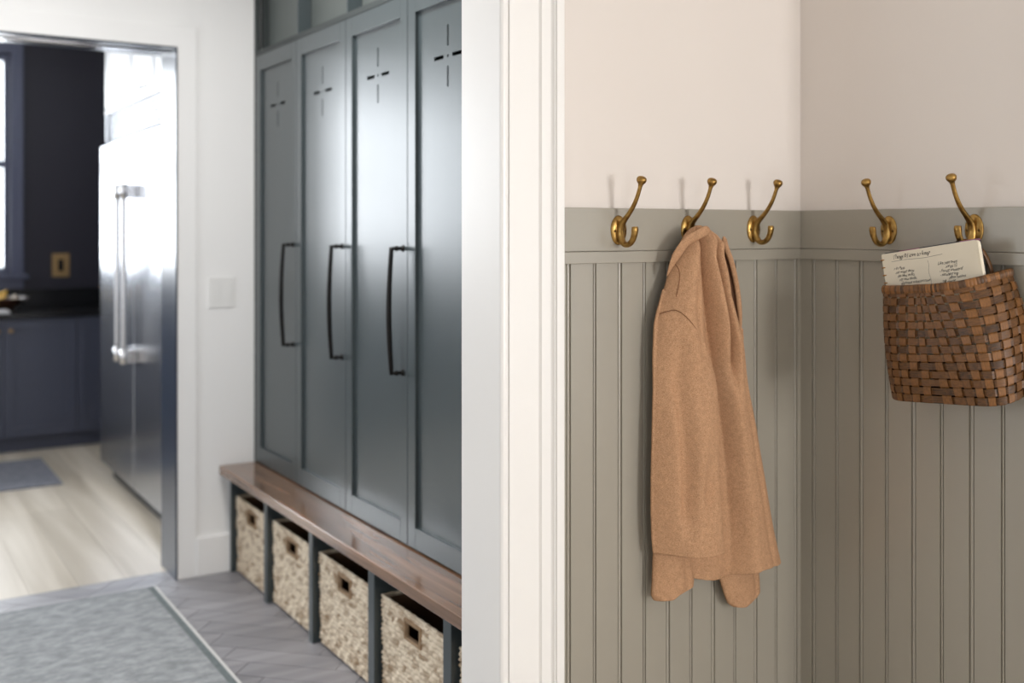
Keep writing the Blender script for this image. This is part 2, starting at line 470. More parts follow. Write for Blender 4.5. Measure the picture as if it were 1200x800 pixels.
# jamb liners and the hall side casing
b = MB()
b.box(1.2328, 1.25, 2.0002, 2.148, 0, 2.2828, 0); b.box(-.75, -.7328, 2.0002, 2.148, 0, 2.2828, 0); b.box(-.75, 1.25, 2.0002, 2.148, 2.2829, 2.3, 0)
struct(b.build('trim_4', M['white_trim']))
b = MB(); b.box(1.2335, 1.38, 2.13, 2.1505, 0, 2.44, .003); b.box(-.88, -.7335, 2.13, 2.1505, 0, 2.44, .003); b.box(-.88, 1.38, 2.13, 2.1505, 2.2835, 2.44, .003)
struct(b.build('trim_5', M['white_trim']))
# --- far doorway: flush white casing, dark lined jambs, sliding track
b = MB(); b.box(1.205, 1.289, YF - .010, YF, 0, 2.366, .002); b.box(-.384, -.3, YF - .010, YF, 0, 2.366, .002); b.box(-.384, 1.289, YF - .0102, YF, 2.275, 2.366, .002)
struct(b.build('trim_6', M['wall_hall']))
b = MB(); b.box(1.1995, 1.207, YF - .014, YF + .228, 0, 2.275, .001); b.box(-.302, -.2945, YF - .014, YF + .228, 0, 2.275, .001); b.box(-.302, 1.207, YF - .014, YF + .228, 2.268, 2.276, .001)
struct(b.build('trim_7', M['navy_gloss']))
b = MB(); b.box(-.29, 1.199, YF + .075, YF + .092, 2.262, 2.2679, .001); b.box(-.29, 1.199, YF + .118, YF + .135, 2.262, 2.2679, .001)
struct(b.build('trim_8', M['steel_bar']))
# baseboards
b = MB(); b.box(1.289, CX, YF - .015, YF, 0, .165, .003); struct(b.build('baseboard_far', M['wall_hall']))
b = MB(); b.box(-2.2, -.384, YF - .015, YF, 0, .165, .003); struct(b.build('baseboard_far', M['wall_hall']))
b = MB(); b.box(XL, XL + .015, -3.0, 4.535, 0, .165, .003); struct(b.build('baseboard_left', M['white_trim']))

# --- wainscot: beadboard, top board and lower strip
def bead_joint(c, wide):
    """profile (offset along wall, depth out of the wall) across one joint"""
    r = .0042 if wide else .0026; g = .0028; d = .0045; p = []
    a = c - r - g
    p += [(a, 0), (a + g * .35, -d), (a + g, -d)]
    for k in range(7):
        t = pi * k / 6
        p.append((c - r * math.cos(t), -.0034 + .0036 * math.sin(t)))
    a = c + r
    p += [(a, -d), (a + g * .65, -d), (a + g, 0)]
    return p
LJ = [1.4322 + .0763 * i for i in range(11)]
prof = [(1.3997, 0)]
for i, c in enumerate(LJ): prof += bead_joint(c, i % 2 == 0)
prof += [(CX, 0)]
b = MB(); pts = [(x, 1.994 - d) for x, d in prof] + [(CX, 2.0), (1.3997, 2.0)]
b.extrude(pts, 'z', 0, 1.42); struct(b.build('trim_9', M['sage']))
RJ = [1.9484 - .0784 * i for i in range(0, 10)]
prof = [(1.994, 0)]
for i, c in enumerate(RJ):
    prof += [(c + (c - q[0]), q[1]) for q in bead_joint(c, i % 2 == 0)]
prof += [(1.2205, 0)]
b = MB(); pts = [(CX - .006 + (-d), y) for y, d in prof] + [(CX, 1.2205), (CX, 1.994)]
b.extrude(pts, 'z', 0, 1.42); struct(b.build('trim_10', M['sage']))
b = MB()
b.box(1.4003, CX - .014, 1.986, 2.0, 1.4468, 1.5495, .0015); b.box(1.4003, CX - .0155, 1.9845, 2.0, 1.4178, 1.4458, .0015)
struct(b.build('trim_11', M['sage']))
b = MB()
b.box(CX - .014, CX, 1.2205, 2.0, 1.4468, 1.5495, .0015); b.box(CX - .0155, CX, 1.2205, 2.0, 1.4178, 1.4458, .0015)
struct(b.build('trim_12', M['sage']))
b = MB(); b.box(1.4003, CX - .02, 1.978, 1.994, 0, .16, .003); struct(b.build('baseboard_front', M['sage']))
b = MB(); b.box(CX - .022, CX - .006, 1.2205, 1.994, 0, .16, .003); struct(b.build('baseboard_right', M['sage']))

# ------------------------------------------------------------------ coat hooks (local: x along wall, -y out of wall)
def make_hook(loc, rz, label):
    r = empty('coat_hook', loc, label, 'coat hook', 'brass double coat hooks on the panelling rail')
    r.rotation_euler = (0, 0, rz)
    # backplate: domed oval
    Mx = Matrix.Rotation(pi / 2, 4, 'X')     # lathe z -> -y
    b = MB(); pr = [(0, 0), (1.0, 0.0), (1.0, .0015), (.94, .0035), (.8, .0052), (.6, .0064), (.3, .0072), (0, .0075)]
    b.lathe([(q * .0355, z) for q, z in pr], Mx, 40, sx=.67, sy=1.0)
    b.build('backplate', M['brass'], r, origin=(0, 0, 0))
    for sx in (-1, 1):
        b = MB(); b.lathe([(0, 0), (.0036, 0), (.0036, .0012), (.0026, .0022), (.0, .0026)], Matrix.Translation((sx * .0148, -.0046, -.002)) @ Mx, 14)
        b.box(-.0030, .0030, -.0004, .0004, -.0006, .0006, M=Matrix.Translation((sx * .0148, -.0070, -.002)))
        b.build('screw', M['screw'], r, origin=(0, 0, 0))
    # arm
    path = [(.084, .110), (.079, .096), (.070, .077), (.056, .056), (.040, .039), (.025, .026), (.0135, .014), (.0085, -.002), (.0095, -.016),
            (.016, -.0275), (.027, -.0345), (.041, -.0330), (.053, -.024), (.0600, -.011), (.0625, .001), (.0620, .008)]
    rad = [.0058, .0052, .0055, .0060, .0066, .0076, .0092, .0098, .0096, .0092, .0086, .0082, .0080, .0084, .0092, .0078]
    P = catmull([(0, -c, z) for c, z in path], 5); n = len(P)
    R = [interp(list(range(len(rad))), rad, i / 5) for i in range(n)]
    b = MB(); b.tube(P, R, 14, up=(1, 0, 0), flat=[(q * 1.0, q * .78) for q in R])
    b.build('arm', M['brass'], r, origin=(0, 0, 0))
    # flared knob on the upper tip
    d = Vector((0, -.084 + .079, .110 - .096)).normalized()
    T = Matrix.Translation((0, -.0837, .109)) @ d.to_track_quat('Z', 'Y').to_matrix().to_4x4()
    b = MB(); b.lathe([(.0054, -.006), (.0060, -.002), (.0082, .0010), (.0106, .0040), (.0120, .0078), (.0121, .0110), (.0108, .0142), (.0082, .0166), (.0045, .0180), (0, .0184)], T, 24)
    b.build('knob', M['brass'], r, origin=(0, 0, 0))
    return r
h0 = make_hook((1.574, 1.986, 1.4965), 0, 'brass coat hook nearest the white door casing, empty')
def hook(loc, rz, label):
    c = copy_tree(h0); c.location = loc; c.rotation_euler = (0, 0, rz); c['label'] = label
hook((1.7965, 1.986, 1.498), 0, 'brass coat hook with the camel coat hanging from it')
hook((2.0255, 1.986, 1.4995), 0, 'brass coat hook between the camel coat and the room corner, empty')
hook((CX - .014, 1.700, 1.4965), -pi / 2, 'brass coat hook on the right wall left of the basket, empty')
hook((CX - .014, 1.4655, 1.4985), -pi / 2, 'brass coat hook on the right wall that carries the woven basket')

# ------------------------------------------------------------------ camel coat
COAT = empty('coat', (1.84, 1.93, .53), 'camel brown wool coat hanging from the second brass hook', 'coat')
BODY = [(1.7916, 1.5085, 1.8015, 1.5085), (1.769, 1.5, 1.827, 1.5), (1.755, 1.4852, 1.8465, 1.4851), (1.741, 1.4643, 1.858, 1.4637),
        (1.7216, 1.433, 1.8562, 1.4316), (1.7051, 1.3915, 1.8678, 1.3885), (1.686, 1.34, 1.8796, 1.3346), (1.6671, 1.2848, 1.9002, 1.2756),
        (1.6617, 1.2272, 1.9181, 1.2141), (1.659, 1.1654, 1.936, 1.1479), (1.659, 1.1034, 1.9541, 1.0812), (1.6563, 1.021, 1.9785, .9914),
        (1.6536, .9388, 2.0, .9012), (1.6536, .8563, 2.0216, .8102), (1.6563, .7733, 2.0435, .7183), (1.6915, .7055, 2.0624, .6575), (1.7466, .6436, 2.0719, .6269)]
F_val0 = [.1, .292, .324, .364, .444, .5, .547, .573, .580, .605, .630, .636, .635, .622, .612, .55, .45]
F_rid1 = [.5, .625, .618, .591, .611, .625, .667, .685, .68, .673, .673, .681, .701, .716, .721, .692, .638]
F_val1 = [.8, .833, .794, .727, .741, .766, .8, .805, .795, .780, .765, .755, .752, .748, .742, .70, .65]
F_rid2 = [.9, .917, .882, .864, .889, .906, .907, .91, .907, .913, .918, .924, .929, .925, .921, .902, .879]
F_rid3 = [.2, .125, .147, .182, .222, .234, .253, .247, .216, .192, .173, .168, .165, .157, .143, .113, .129]
TB = [i / (len(BODY) - 1) for i in range(len(BODY))]
zb = [r[1] for r in BODY]
# arclength-like parameter: even in height
TZ = [(zb[0] - z) / (zb[0] - zb[-1]) for z in zb]
def body_pt(s, t):
    xl, zl, xr, zr = [interp(TZ, [r[k] for r in BODY], t) for k in range(4)]
    x = lerp(xl, xr, s); z = lerp(zl, zr, s)
    v0 = interp(TZ, F_val0, t); v1 = interp(TZ, F_val1, t); w = max(xr - xl, .008)
    if s < v0: u = s / v0; lw = v0 * w; L = 0
    elif s < v1: u = (s - v0) / (v1 - v0); lw = (v1 - v0) * w; L = 1
    else: u = (s - v1) / (1 - v1); lw = (1 - v1) * w; L = 2
    p = lerp(.75, 1.2, sm(.1, .9, t))
    uu = u ** lerp(1.0, 1.7, sm(.35, .6, t)) if L == 1 else (u ** .8 if L == 2 else u)
    arch = max(0.0, math.sin(pi * uu)) ** p
    A = min(lw * .85, .044)
    if L == 0: A *= 1 - .78 * sm(.30, .48, t)
    if L == 1: A *= lerp(1.25, .45, sm(.25, .5, t))
    if L == 2: A *= lerp(1.2, .50, sm(.3, .6, t))
    edge = max(0.0, math.sin(pi * min(1, max(0, s)))) ** .6
    B = lerp(.004, .013, sm(.0, .2, t)) - .006 * sm(.35, .6, t)
    qf = sm(.33, .52, t); off = A * arch; D = .046
    if L == 1: off = lerp(off, D * math.sin(.5 * pi * u) ** 1.1, qf)
    if L == 2: off = lerp(off, D * max(0.0, math.cos(.5 * pi * u)) ** .6, qf)
    y = lerp(1.952, 1.938, s) - B * edge - off
    if t < .055: y = lerp(1.945, y, math.sin(.5 * pi * t / .055) ** .8)
    y += .009 * math.exp(-((s - .62 * v0) * w / .010) ** 2) * sm(.10, .2, t) * (1 - sm(.3, .5, t))
    y += .008 * math.exp(-((s - lerp(v1, 1, .50)) * w / .009) ** 2) * sm(.12, .3, t) * (1 - .4 * sm(.6, 1, t))
    # soft swells and wrinkles of heavy felt
    y += .0022 * math.sin(x * 61 + z * 9) * edge + .0016 * math.sin(z * 33 - x * 40) * edge * t
    if t > .9:                                  # sagging hem
        k = (t - .9) / .1
        z -= k * (.016 * math.sin(pi * min(1, s / .62)) if s < .62 else -.004 * sm(.62, .66, s))
    return Vector((x, y, z))
def body_y(x, z):
    t = interp([-v for v in zb], TZ, -z)
    for _ in range(4):
        xl, zl, xr, zr = [interp(TZ, [r[k] for r in BODY], t) for k in range(4)]
        s = (x - xl) / (xr - xl); zz = lerp(zl, zr, s); t = max(0, min(1, t + (zz - z) / (zb[0] - zb[-1])))
    return body_pt(max(0, min(1, s)), t).y
def sheet(fn, nu, nv, th, name, m, parent, skip=None):
    """closed cloth slab: front fn, back offset by th away from the viewer, rounded rim"""
    b = MB(); bm = b.bm
    Fv = b.grid(fn, nu, nv)
    def back(s, t):
        p = fn(s, t).copy(); p.y += th; return p
    Bv = b.grid(back, nu, nv)
    ring = [(0, i) for i in range(nu)] + [(j, nu) for j in range(nv)] + [(nv, i) for i in range(nu, 0, -1)] + [(j, 0) for j in range(nv, 0, -1)]
    n = len(ring)
    for k in range(n):
        a = ring[k]; c = ring[(k + 1) % n]
        try: f = bm.faces.new([Fv[a[0]][a[1]], Fv[c[0]][c[1]], Bv[c[0]][c[1]], Bv[a[0]][a[1]]]); f.smooth = True
        except ValueError: pass
    return b.build(name, m, parent)
sheet(body_pt, 110, 260, .005, 'coat_body', M['camel'], COAT)
# sleeve lying over the front
SLV = [(1.6763, 1.3261, 1.6857, 1.3536), (1.6655, 1.2976, 1.7046, 1.3286), (1.6574, 1.2691, 1.7264, 1.299), (1.6547, 1.228, 1.7567, 1.2441),
       (1.6521, 1.187, 1.7818, 1.1929), (1.6521, 1.1458, 1.8016, 1.1458), (1.6521, 1.1149, 1.8044, 1.1122), (1.6494, 1.0637, 1.7987, 1.0585),
       (1.6467, .9817, 1.7931, .9759), (1.6441, .8998, 1.7959, .8923), (1.6441, .8175, 1.8044, .8078), (1.6467, .7554, 1.8101, .7486), (1.6507, .7177, 1.8143, .7134)]
zs_ = [r[1] for r in SLV]; TS = [(zs_[0] - z) / (zs_[0] - zs_[-1]) for z in zs_]
S_va = [.609, .588, .533, .456, .388, .324, .32, .351, .411, .44, .41, .367, .335]
S_vb = [.739, .794, .778, .754, .701, .662, .68, .73, .795, .8, .744, .696, .677]
def sleeve_pt(s, t):
    xl, zl, xr, zr = [interp(TS, [r[k] for r in SLV], t) for k in range(4)]
    x = lerp(xl, xr, s); z = lerp(zl, zr, s)
    w = xr - xl
    k = sm(0.0, .55, t)
    by = body_y(x, z)
    full = lerp(1.950, 1.866, s) - .042 * max(0.0, math.sin(pi * s)) ** .85
    y = lerp(by - .0015, min(full, by - .006), k)
    e = max(0.0, math.sin(pi * s)) ** .7
    g = lambda F, wd: math.exp(-((s - interp(TS, F, t)) * w / wd) ** 2)
    y += e * k * (.024 * g(S_va, .016)) * (1 - sm(.8, .97, t))
    y += e * .022 * g(S_vb, .018) * sm(.55, .72, t) * (1 - sm(.74, .88, t))
    y += .0018 * math.sin(z * 26 + x * 50) * e * k
    if t > .97: z -= .002 * math.sin(pi * s)
    return Vector((x - .007 * s * k, y, z))
sheet(sleeve_pt, 60, 170, .005, 'sleeve', M['camel'], COAT)
def simple_panel(rows, ys, bulge, waves, name, th=.005, nu=40, nv=50, m=None):
    zz = [r[1] for r in rows]; T = [(zz[0] - z) / (zz[0] - zz[-1]) for z in zz]
    def fn(s, t):
        xl, zl, xr, zr = [interp(T, [r[k] for r in rows], t) for k in range(4)]
        x = lerp(xl, xr, s); z = lerp(zl, zr, s)
        y = lerp(ys[0], ys[1], s) - bulge * max(0.0, math.sin(pi * s)) ** .7
        for a, c, wd in waves: y -= a * math.exp(-((s - c) / wd) ** 2)
        return Vector((x, y, z))
    return sheet(fn, nu, nv, th, name, m or M['camel'], COAT)
LOW = [(1.6633, .7696, 1.7592, .7603), (1.6633, .7296, 1.7592, .7203), (1.6606, .699, 1.762, .6884), (1.6592, .6682, 1.7676, .656), (1.6579, .6374, 1.7732, .634), (1.6552, .611, 1.7704, .6185), (1.6633, .5971, 1.7232, .6077)]
simple_panel(LOW, (1.958, 1.938), .024, [(-.006, .75, .12)], 'under_sleeve')
TAIL = [(1.8520, .7263, 2.0187, .7075), (1.8608, .6663, 2.0217, .6475), (1.8754, .6271, 2.0248, .6135), (1.8872, .5969, 2.0279, .5794), (1.899, .5665, 2.0295, .5479), (1.9109, .5425, 2.0185, .5388), (1.9259, .5309, 1.9814, .5303)]
simple_panel(TAIL, (1.960, 1.966), .024, [(-.008, .80, .06)], 'coat_tail')
# inner back layer, close to the wall
BACK = [(r[0] + .012 + .03 * sm(.6, 1, i / 16), r[1] - .004, r[2] - .012, r[3] - .004) for i, r in enumerate(BODY[:15])]
simple_panel(BACK, (1.964, 1.958), .003, [], 'coat_back', m=M['lining'])
# rolled collar edge at upper left and the facing edge at right
def band(path, wu, wv, name, m=None, up=(0, 1, 0)):
    P = catmull(path, 8); n = len(P); fl = []
    for i in range(n):
        e = min(1, min(i / 5 + .35, (n - 1 - i) / 22 + .12)); fl.append((wv * e, wu * e))
    b = MB(); b.tube(P, 1, 12, flat=fl, up=up); return b.build(name, m or M['camel'], COAT)
def on_body(x, z, off): return (x, body_y(x, z) - off, z)
band([(1.790, 1.902, 1.500), (1.762, 1.906, 1.4875), (1.7375, 1.918, 1.4730), (1.7175, 1.926, 1.4500), (1.7050, 1.934, 1.4250), (1.6990, 1.942, 1.4030), (1.6960, 1.950, 1.3850)], .0125, .0050, 'collar')
strip = [(1.8600, 1.925, 1.4800), (1.8746, 1.931, 1.4530), (1.8950, 1.936, 1.4220), (1.9090, 1.938, 1.3870), (1.9220, 1.939, 1.3390), (1.9310, 1.940, 1.2820), (1.9340, 1.941, 1.2420), (1.9340, 1.942, 1.2150)]
band(strip, .0075, .006, 'collar_edge')
band([(1.9385, 1.941, 1.2460), (1.9355, 1.94, 1.2320), (1.9385, 1.94, 1.2180), (1.9375, 1.942, 1.1900), (1.9335, 1.945, 1.1620)], .0055, .005, 'facing_edge')
# inner facing in the collar opening, its dark colour stands for the shade there
b = MB()
ZF = [1.480, 1.453, 1.422, 1.387, 1.339, 1.282, 1.242, 1.215]
def fac(s, t):
    z = lerp(ZF[0], ZF[-1], t); P = interp([-q for q in ZF], [1.860, 1.8746, 1.895, 1.909, 1.922, 1.931, 1.934, 1.934], -z); q = P - .030
    return Vector((lerp(q, P, s), lerp(1.956, 1.943, s), z))
def fac_old(s, t):
    P = interp([0, .15, .35, .6, .85, 1], [1.842, 1.862, 1.884, 1.905, 1.925, 1.932], t)
    q = interp([0, .15, .35, .6, .85, 1], [1.822, 1.838, 1.850, 1.862, 1.885, 1.915], t)
    return Vector((lerp(q, P, s), 1.958 + .006 * math.sin(pi * s), lerp(1.482, 1.225, t)))
sheet(fac, 12, 30, .004, 'collar_facing', M['lining'], COAT)
# stitched seams following the cloth
def seam(path, fy, name):
    P = catmull([(x, 0, z) for x, z in path], 10)
    Q = [Vector((p.x, fy(p.x, p.z) - .0004, p.z)) for p in P]
    b = MB(); b.tube(Q, .0009, 6); b.build(name, M['seam'], COAT)
seam([(1.7130, 1.4375), (1.7160, 1.4040), (1.7110, 1.3735), (1.7000, 1.3331), (1.6970, 1.3020)], body_y, 'shoulder_seam')
seam([(1.668, 1.2930), (1.681, 1.3010), (1.697, 1.3020), (1.7240, 1.2700), (1.7600, 1.2180), (1.7990, 1.1500)], lambda x, z: body_y(x, z) - .0058, 'armhole_seam')

# ------------------------------------------------------------------ wall basket
BK = empty('wall_basket', (2.14, 1.46, 1.08), 'dark brown woven splint basket hanging on the right wall', 'basket')
# local frame: a = toward the camera along the wall (-y), h = up, c = out from the wall (-x)
def bk_pt(u, v, off=0.0):
    """u in [0,1) around (0 = far back corner, going out along the far side, front, near side, back); v 0 bottom..1 rim"""
    # far/near edges (y) and base heights, leaning askew
    vv = max(0, min(1, v)); yF = lerp(1.626, 1.672, vv ** 1.1); yN = lerp(1.318, 1.372, vv ** 2.2)
    d = lerp(.112, .118, v) + .012 * math.sin(pi * max(0, min(1, v)))
    # superellipse half plan
    ex = lerp(5.5, 2.7, vv)
    if u < .70:
        th = pi * (1 - u / .70)
        cx = math.copysign(abs(math.cos(th)) ** (2 / ex), math.cos(th)); sy_ = abs(math.sin(th)) ** (2 / ex)
        yy = (yF + yN) / 2 - cx * (yF - yN) / 2
        # outward normal approx
        nx = math.cos(th); ny = math.sin(th)
        c = .012 + d * sy_
        nv = Vector((-ny, -nx, 0)).normalized()
    else:
        k = (u - .70) / .30
        yy = lerp(yN, yF, k); c = .012; nv = Vector((1, 0, 0))
    a = max(0.0, (yF - yy) / (yF - yN))
    zb_ = 1.092 + .026 * a + .030 * (1 - min(1, c / .12))
    zt = interp([-1.70, -1.66, -1.575, -1.484, -1.43, -1.378, -1.33], [1.350, 1.352, 1.357, 1.365, 1.373, 1.384, 1.394], -yy) + .018 * (1 - min(1, c / .12)) * a
    z = lerp(zb_, zt, v)
    return Vector((CX - .006 - c, yy, z)) + nv * off
# even spacing around by arclength at mid height
smp = [bk_pt(i / 600, .5) for i in range(600)]
acc = [0]
for i in range(600): acc.append(acc[-1] + (smp[(i + 1) % 600] - smp[i]).length)
PER = acc[-1]
def u_at(L):
    L = L % PER
    return interp(acc, [i / 600 for i in range(601)], L)
NS = 2 * int(PER / .0275 / 2) ; PITCH = PER / NS; NR = 14
def weave():
    b = MB(); bm = b.bm; uvl = bm.loops.layers.uv.new('UVMap'); tones = []
    def ribbon(pts_fn, n, th, tone, cl, uo):
        rows = []
        for i in range(n + (0 if cl else 1)):
            t = i / n; lo, hi, nrm = pts_fn(t)
            rows.append([bm.verts.new(p) for p in (lo + nrm * th * .5, hi + nrm * th * .5, hi - nrm * th * .5, lo - nrm * th * .5)])
        for i in range(n):
            A = rows[i]; B = rows[(i + 1) % len(rows)]
            for k in range(4):
                f = bm.faces.new([A[k], A[(k + 1) % 4], B[(k + 1) % 4], B[k]])
                f.smooth = False; tones.append(tone(i / n) if callable(tone) else tone)
                cc = ((0, i), (1, i), (1, i + 1), (0, i + 1)) if k == 0 else ((0, i),) * 4
                for lp, (a, c) in zip(f.loops, cc): lp[uvl].uv = (uo + a * 6, uo * 3 + c * .25)
    amp = .0020
    for k in range(NS):            # upright splints
        L = (k + .5) * PITCH; tn = random.uniform(.02, .16); wob = random.uniform(-.0008, .0008)
        def fn(t, L=L, k=k, wob=wob):
            v = t * .985; ph = v * NR - .5
            off = amp * math.cos(pi * ph) * (1 if k % 2 else -1)
            off = max(-amp * .75, min(amp * .75, off * 2.2))
            w = .0096 * lerp(1, .96, v)
            u0 = u_at(L - w + wob); u1 = u_at(L + w + wob)
            p0 = bk_pt(u0, v, off); p1 = bk_pt(u1, v, off)
            n = (bk_pt(u_at(L), v, .01) - bk_pt(u_at(L), v, 0)).normalized()
            return p0, p1, n
        ribbon(fn, NR * 8, .0010, tn, False, random.random() * 50)
    for r in range(NR):            # weavers
        tn = random.uniform(-.10, .03); n = NS * 8; hh = .0080; wz = random.uniform(-.0006, .0006)
        sg = [random.uniform(-.07, .07) for _ in range(NS + 1)]
        def fn(t, r=r):
            L = t * PER; ph = L / PITCH - .5
            off = amp * math.cos(pi * ph) * (1 if r % 2 == 0 else -1)
            off = max(-amp * .75, min(amp * .75, off * 2.2))
            v = (r + .5) / NR; dv = hh / .275
            u = u_at(L)
            lo = bk_pt(u, v - dv, off); hi = bk_pt(u, v + dv, off)
            nrm = (bk_pt(u, v, .01) - bk_pt(u, v, 0)).normalized()
            return lo, hi, nrm
        ribbon(fn, n, .0010, (lambda t, tn=tn, sg=sg: tn + sg[int(t * NS)]), True, random.random() * 50)
    o = b.build('woven_body', M['splint'], BK, fixn=False); set_tone(o, tones)
weave()
# base
b = MB()
ring = [bk_pt(u_at(i / 80 * PER), .0, -.001) for i in range(80)]
ring2 = [p + Vector((0, 0, .004)) for p in ring]
A = [b.bm.verts.new(p) for p in ring]; B = [b.bm.verts.new(p) for p in ring2]
b.bm.faces.new(A[::-1]); b.bm.faces.new(B)
for i in range(80): b.bm.faces.new([A[i], A[(i + 1) % 80], B[(i + 1) % 80], B[i]])
o = b.build('base', M['splint'], BK); set_tone(o, [-.25] * len(o.data.polygons))
# lashed rim
b = MB(); n = 1400; pts = []; fl = []
for i in range(n):
    L = i / n * PER; p = bk_pt(u_at(L), 1.0, .0005); pts.append(p)
    k = (L / .0056) % 1; g = .78 + .28 * max(0.0, math.sin(pi * k)) ** .6
    fl.append((.0108 * (.93 + .09 * g), .0052 * g))
b.tube(pts, 1, 10, flat=fl, up=(0, 0, 1), closed=True)
o = b.build('rim', M['splint'], BK)
tn = []
for p in o.data.polygons:
    i = min(p.vertices) // 10; k = int((i / n * PER) / .0056); rr = random.Random(k); tn.append(rr.uniform(-.18, .34))
set_tone(o, tn)
# loop handle up to the hook
b = MB()
hp = catmull([(2.205, 1.415, 1.36), (2.200, 1.420, 1.41), (2.186, 1.432, 1.450), (2.1655, 1.4515, 1.4705), (2.160, 1.4655, 1.4740), (2.1655, 1.480, 1.4705), (2.186, 1.500, 1.450), (2.200, 1.512, 1.41), (2.205, 1.517, 1.36)], 10)
b.tube(hp, 1, 8, flat=(.0065, .003), up=(1, 0, .2))
o = b.build('handle', M['splint'], BK); set_tone(o, [.0] * len(o.data.polygons))

# ------------------------------------------------------------------ notebook in the basket
NB = empty('notebook', (2.14, 1.53, 1.18), 'open spiral notebook with handwritten lists standing in the woven basket', 'notebook')
TL = Vector((2.125, 1.6600, 1.4375)); TR = Vector((2.125, 1.4090, 1.4758)); 
eu = (TR - TL).normalized(); WN = (TR - TL).length
ev = Vector((.035, -.142, -.990)); ev = (ev - eu * ev.dot(eu)).normalized(); en = ev.cross(eu)
if en.x > 0: en = -en      # toward the room
HN = .255
def nb(u, v, d=0.0): return TL + eu * u + ev * v + en * d
def nb_slab(b, u0, u1, v0, v1, d0, d1, rr=.006, corners=(1, 1, 1, 1), curl=None):
    out = []
    for (cu, cv, a0, on) in ((u0 + rr, v0 + rr, pi, corners[0]), (u1 - rr, v0 + rr, 1.5 * pi, corners[1]), (u1 - rr, v1 - rr, 0, corners[2]), (u0 + rr, v1 - rr, .5 * pi, corners[3])):
        for k in range(6):
            a = a0 + .5 * pi * k / 5
            out.append((cu + rr * math.cos(a), cv + rr * math.sin(a)))
    F = [b.bm.verts.new(nb(u, v, d1)) for u, v in out]; G = [b.bm.verts.new(nb(u, v, d0)) for u, v in out]
    b.bm.faces.new(F); b.bm.faces.new(G[::-1]); n = len(out)
    for i in range(n): b.bm.faces.new([F[i], F[(i + 1) % n], G[(i + 1) % n], G[i]])
def cover_mat():
    m = bpy.data.materials.new('patterned cover'); m.use_nodes = True
    nt = m.node_tree; N = nt.nodes; Lk = nt.links; b = N['Principled BSDF']
    tc = N.new('ShaderNodeTexCoord'); v = N.new('ShaderNodeTexVoronoi'); v.inputs['Scale'].default_value = 22
    Lk.new(tc.outputs['Object'], v.inputs['Vector'])
    cr = N.new('ShaderNodeValToRGB'); cr.color_ramp.interpolation = 'CONSTANT'
    e = cr.color_ramp.elements; e[0].color = lin((30, 28, 44)); e[1].color = lin((196, 110, 96)); e[1].position = .6
    q = e.new(.78); q.color = lin((150, 96, 120))
    sp = N.new('ShaderNodeSeparateColor'); Lk.new(v.outputs['Color'], sp.inputs[0]); Lk.new(sp.outputs[0], cr.inputs[0])
    Lk.new(cr.outputs[0], b.inputs['Base Color']); b.inputs['Roughness'].default_value = .45
    return m
b = MB(); nb_slab(b, -.002, WN + .004, -.0028, HN + .003, -.0145, -.0125); b.build('back_cover', cover_mat(), NB)
b = MB(); nb_slab(b, .004, WN + .0035, .0008, HN, -.0125, -.0020, .008); b.build('page_block', M['page'], NB)
b = MB(); nb_slab(b, 0, WN, 0, HN, -.0012, -.0006, .004); pg = b.build('front_page', M['page'], NB)
for i in range(12):
    v = .014 + i * .0185
    b = MB(); pts = []
    for k in range(17):
        a = 2 * pi * k / 16
        pts.append(nb(.0035 + .0065 * math.cos(a) - .003, v + .0012 * k / 16, -.007 + .0085 * math.sin(a)))
    b.tube(pts, .0013, 6, cap=False); b.build('coil', M['gold_coil'], NB)
# handwriting
def handwriting():
    lines = [(.030, .016, .0125, "Things I'd love to keep"),
             (.028, .042, .0092, "> in Paris"), (.032, .051, .0088, "our water shots"), (.036, .0600, .0088, "the bike, walks"),
             (.040, .0690, .0088, "my new studio"), (.043, .0780, .0088, "all photos outdoors now"),
             (.150, .0440, .0092, "Like best swim"), (.168, .0530, .0092, "songs 12"), (.150, .0620, .0092, "- Forest weekend"),
             (.151, .0705, .0092, "- sunshine trip"), (.172, .0785, .0088, "other houses"), (.149, .0870, .0092, "- Still sleepy")]
    b = MB(); rg = random.Random(3)
    for (u0, v0, size, txt) in lines:
        cu = bpy.data.curves.new('t', 'FONT'); cu.body = txt; cu.size = size * 1.12; cu.shear = .35; cu.space_character = .84; cu.offset = 0; cu.resolution_u = 2
        ob = bpy.data.objects.new('t', cu); COL.objects.link(ob)
        dg = bpy.context.evaluated_depsgraph_get(); me = bpy.data.meshes.new_from_object(ob.evaluated_get(dg))
        bm = bmesh.new(); bm.from_mesh(me)
        vm = {}
        for v in bm.verts:
            x, y = v.co.x, v.co.y
            yy = y * (1 + .14 * math.sin(x * 520 + u0 * 90)) + .0008 * math.sin(x * 260 + v0 * 700)
            xx = x + .0006 * math.sin(x * 700 + y * 300 + v0 * 99)
            vm[v] = b.bm.verts.new(nb(u0 + xx, v0 - yy, -.00035))
        for f in bm.faces: b.bm.faces.new([vm[v] for v in f.verts])
        bm.free(); bpy.data.meshes.remove(me); bpy.data.objects.remove(ob); bpy.data.curves.remove(cu)
    def stroke(pts, w=.0005):
        for p, q in zip(pts, pts[1:]):
            d = Vector((q[0] - p[0], q[1] - p[1])); n = Vector((-d.y, d.x)).normalized() * w * .5
            b.quad([nb(p[0] + n.x, p[1] + n.y, -.00035), nb(q[0] + n.x, q[1] + n.y, -.00035), nb(q[0] - n.x, q[1] - n.y, -.00035), nb(p[0] - n.x, p[1] - n.y, -.00035)])
    stroke([(.026 + .14 * i / 12, .0215 - .0012 * math.sin(i * .6) + .0 * i, ) for i in range(13)], .0007)
    stroke([(.125 + .0016 * math.sin(i * .9), .030 + i * .0052) for i in range(14)], .0006)
    b.build('handwriting', M['ink'], pg, fixn=False)
handwriting()

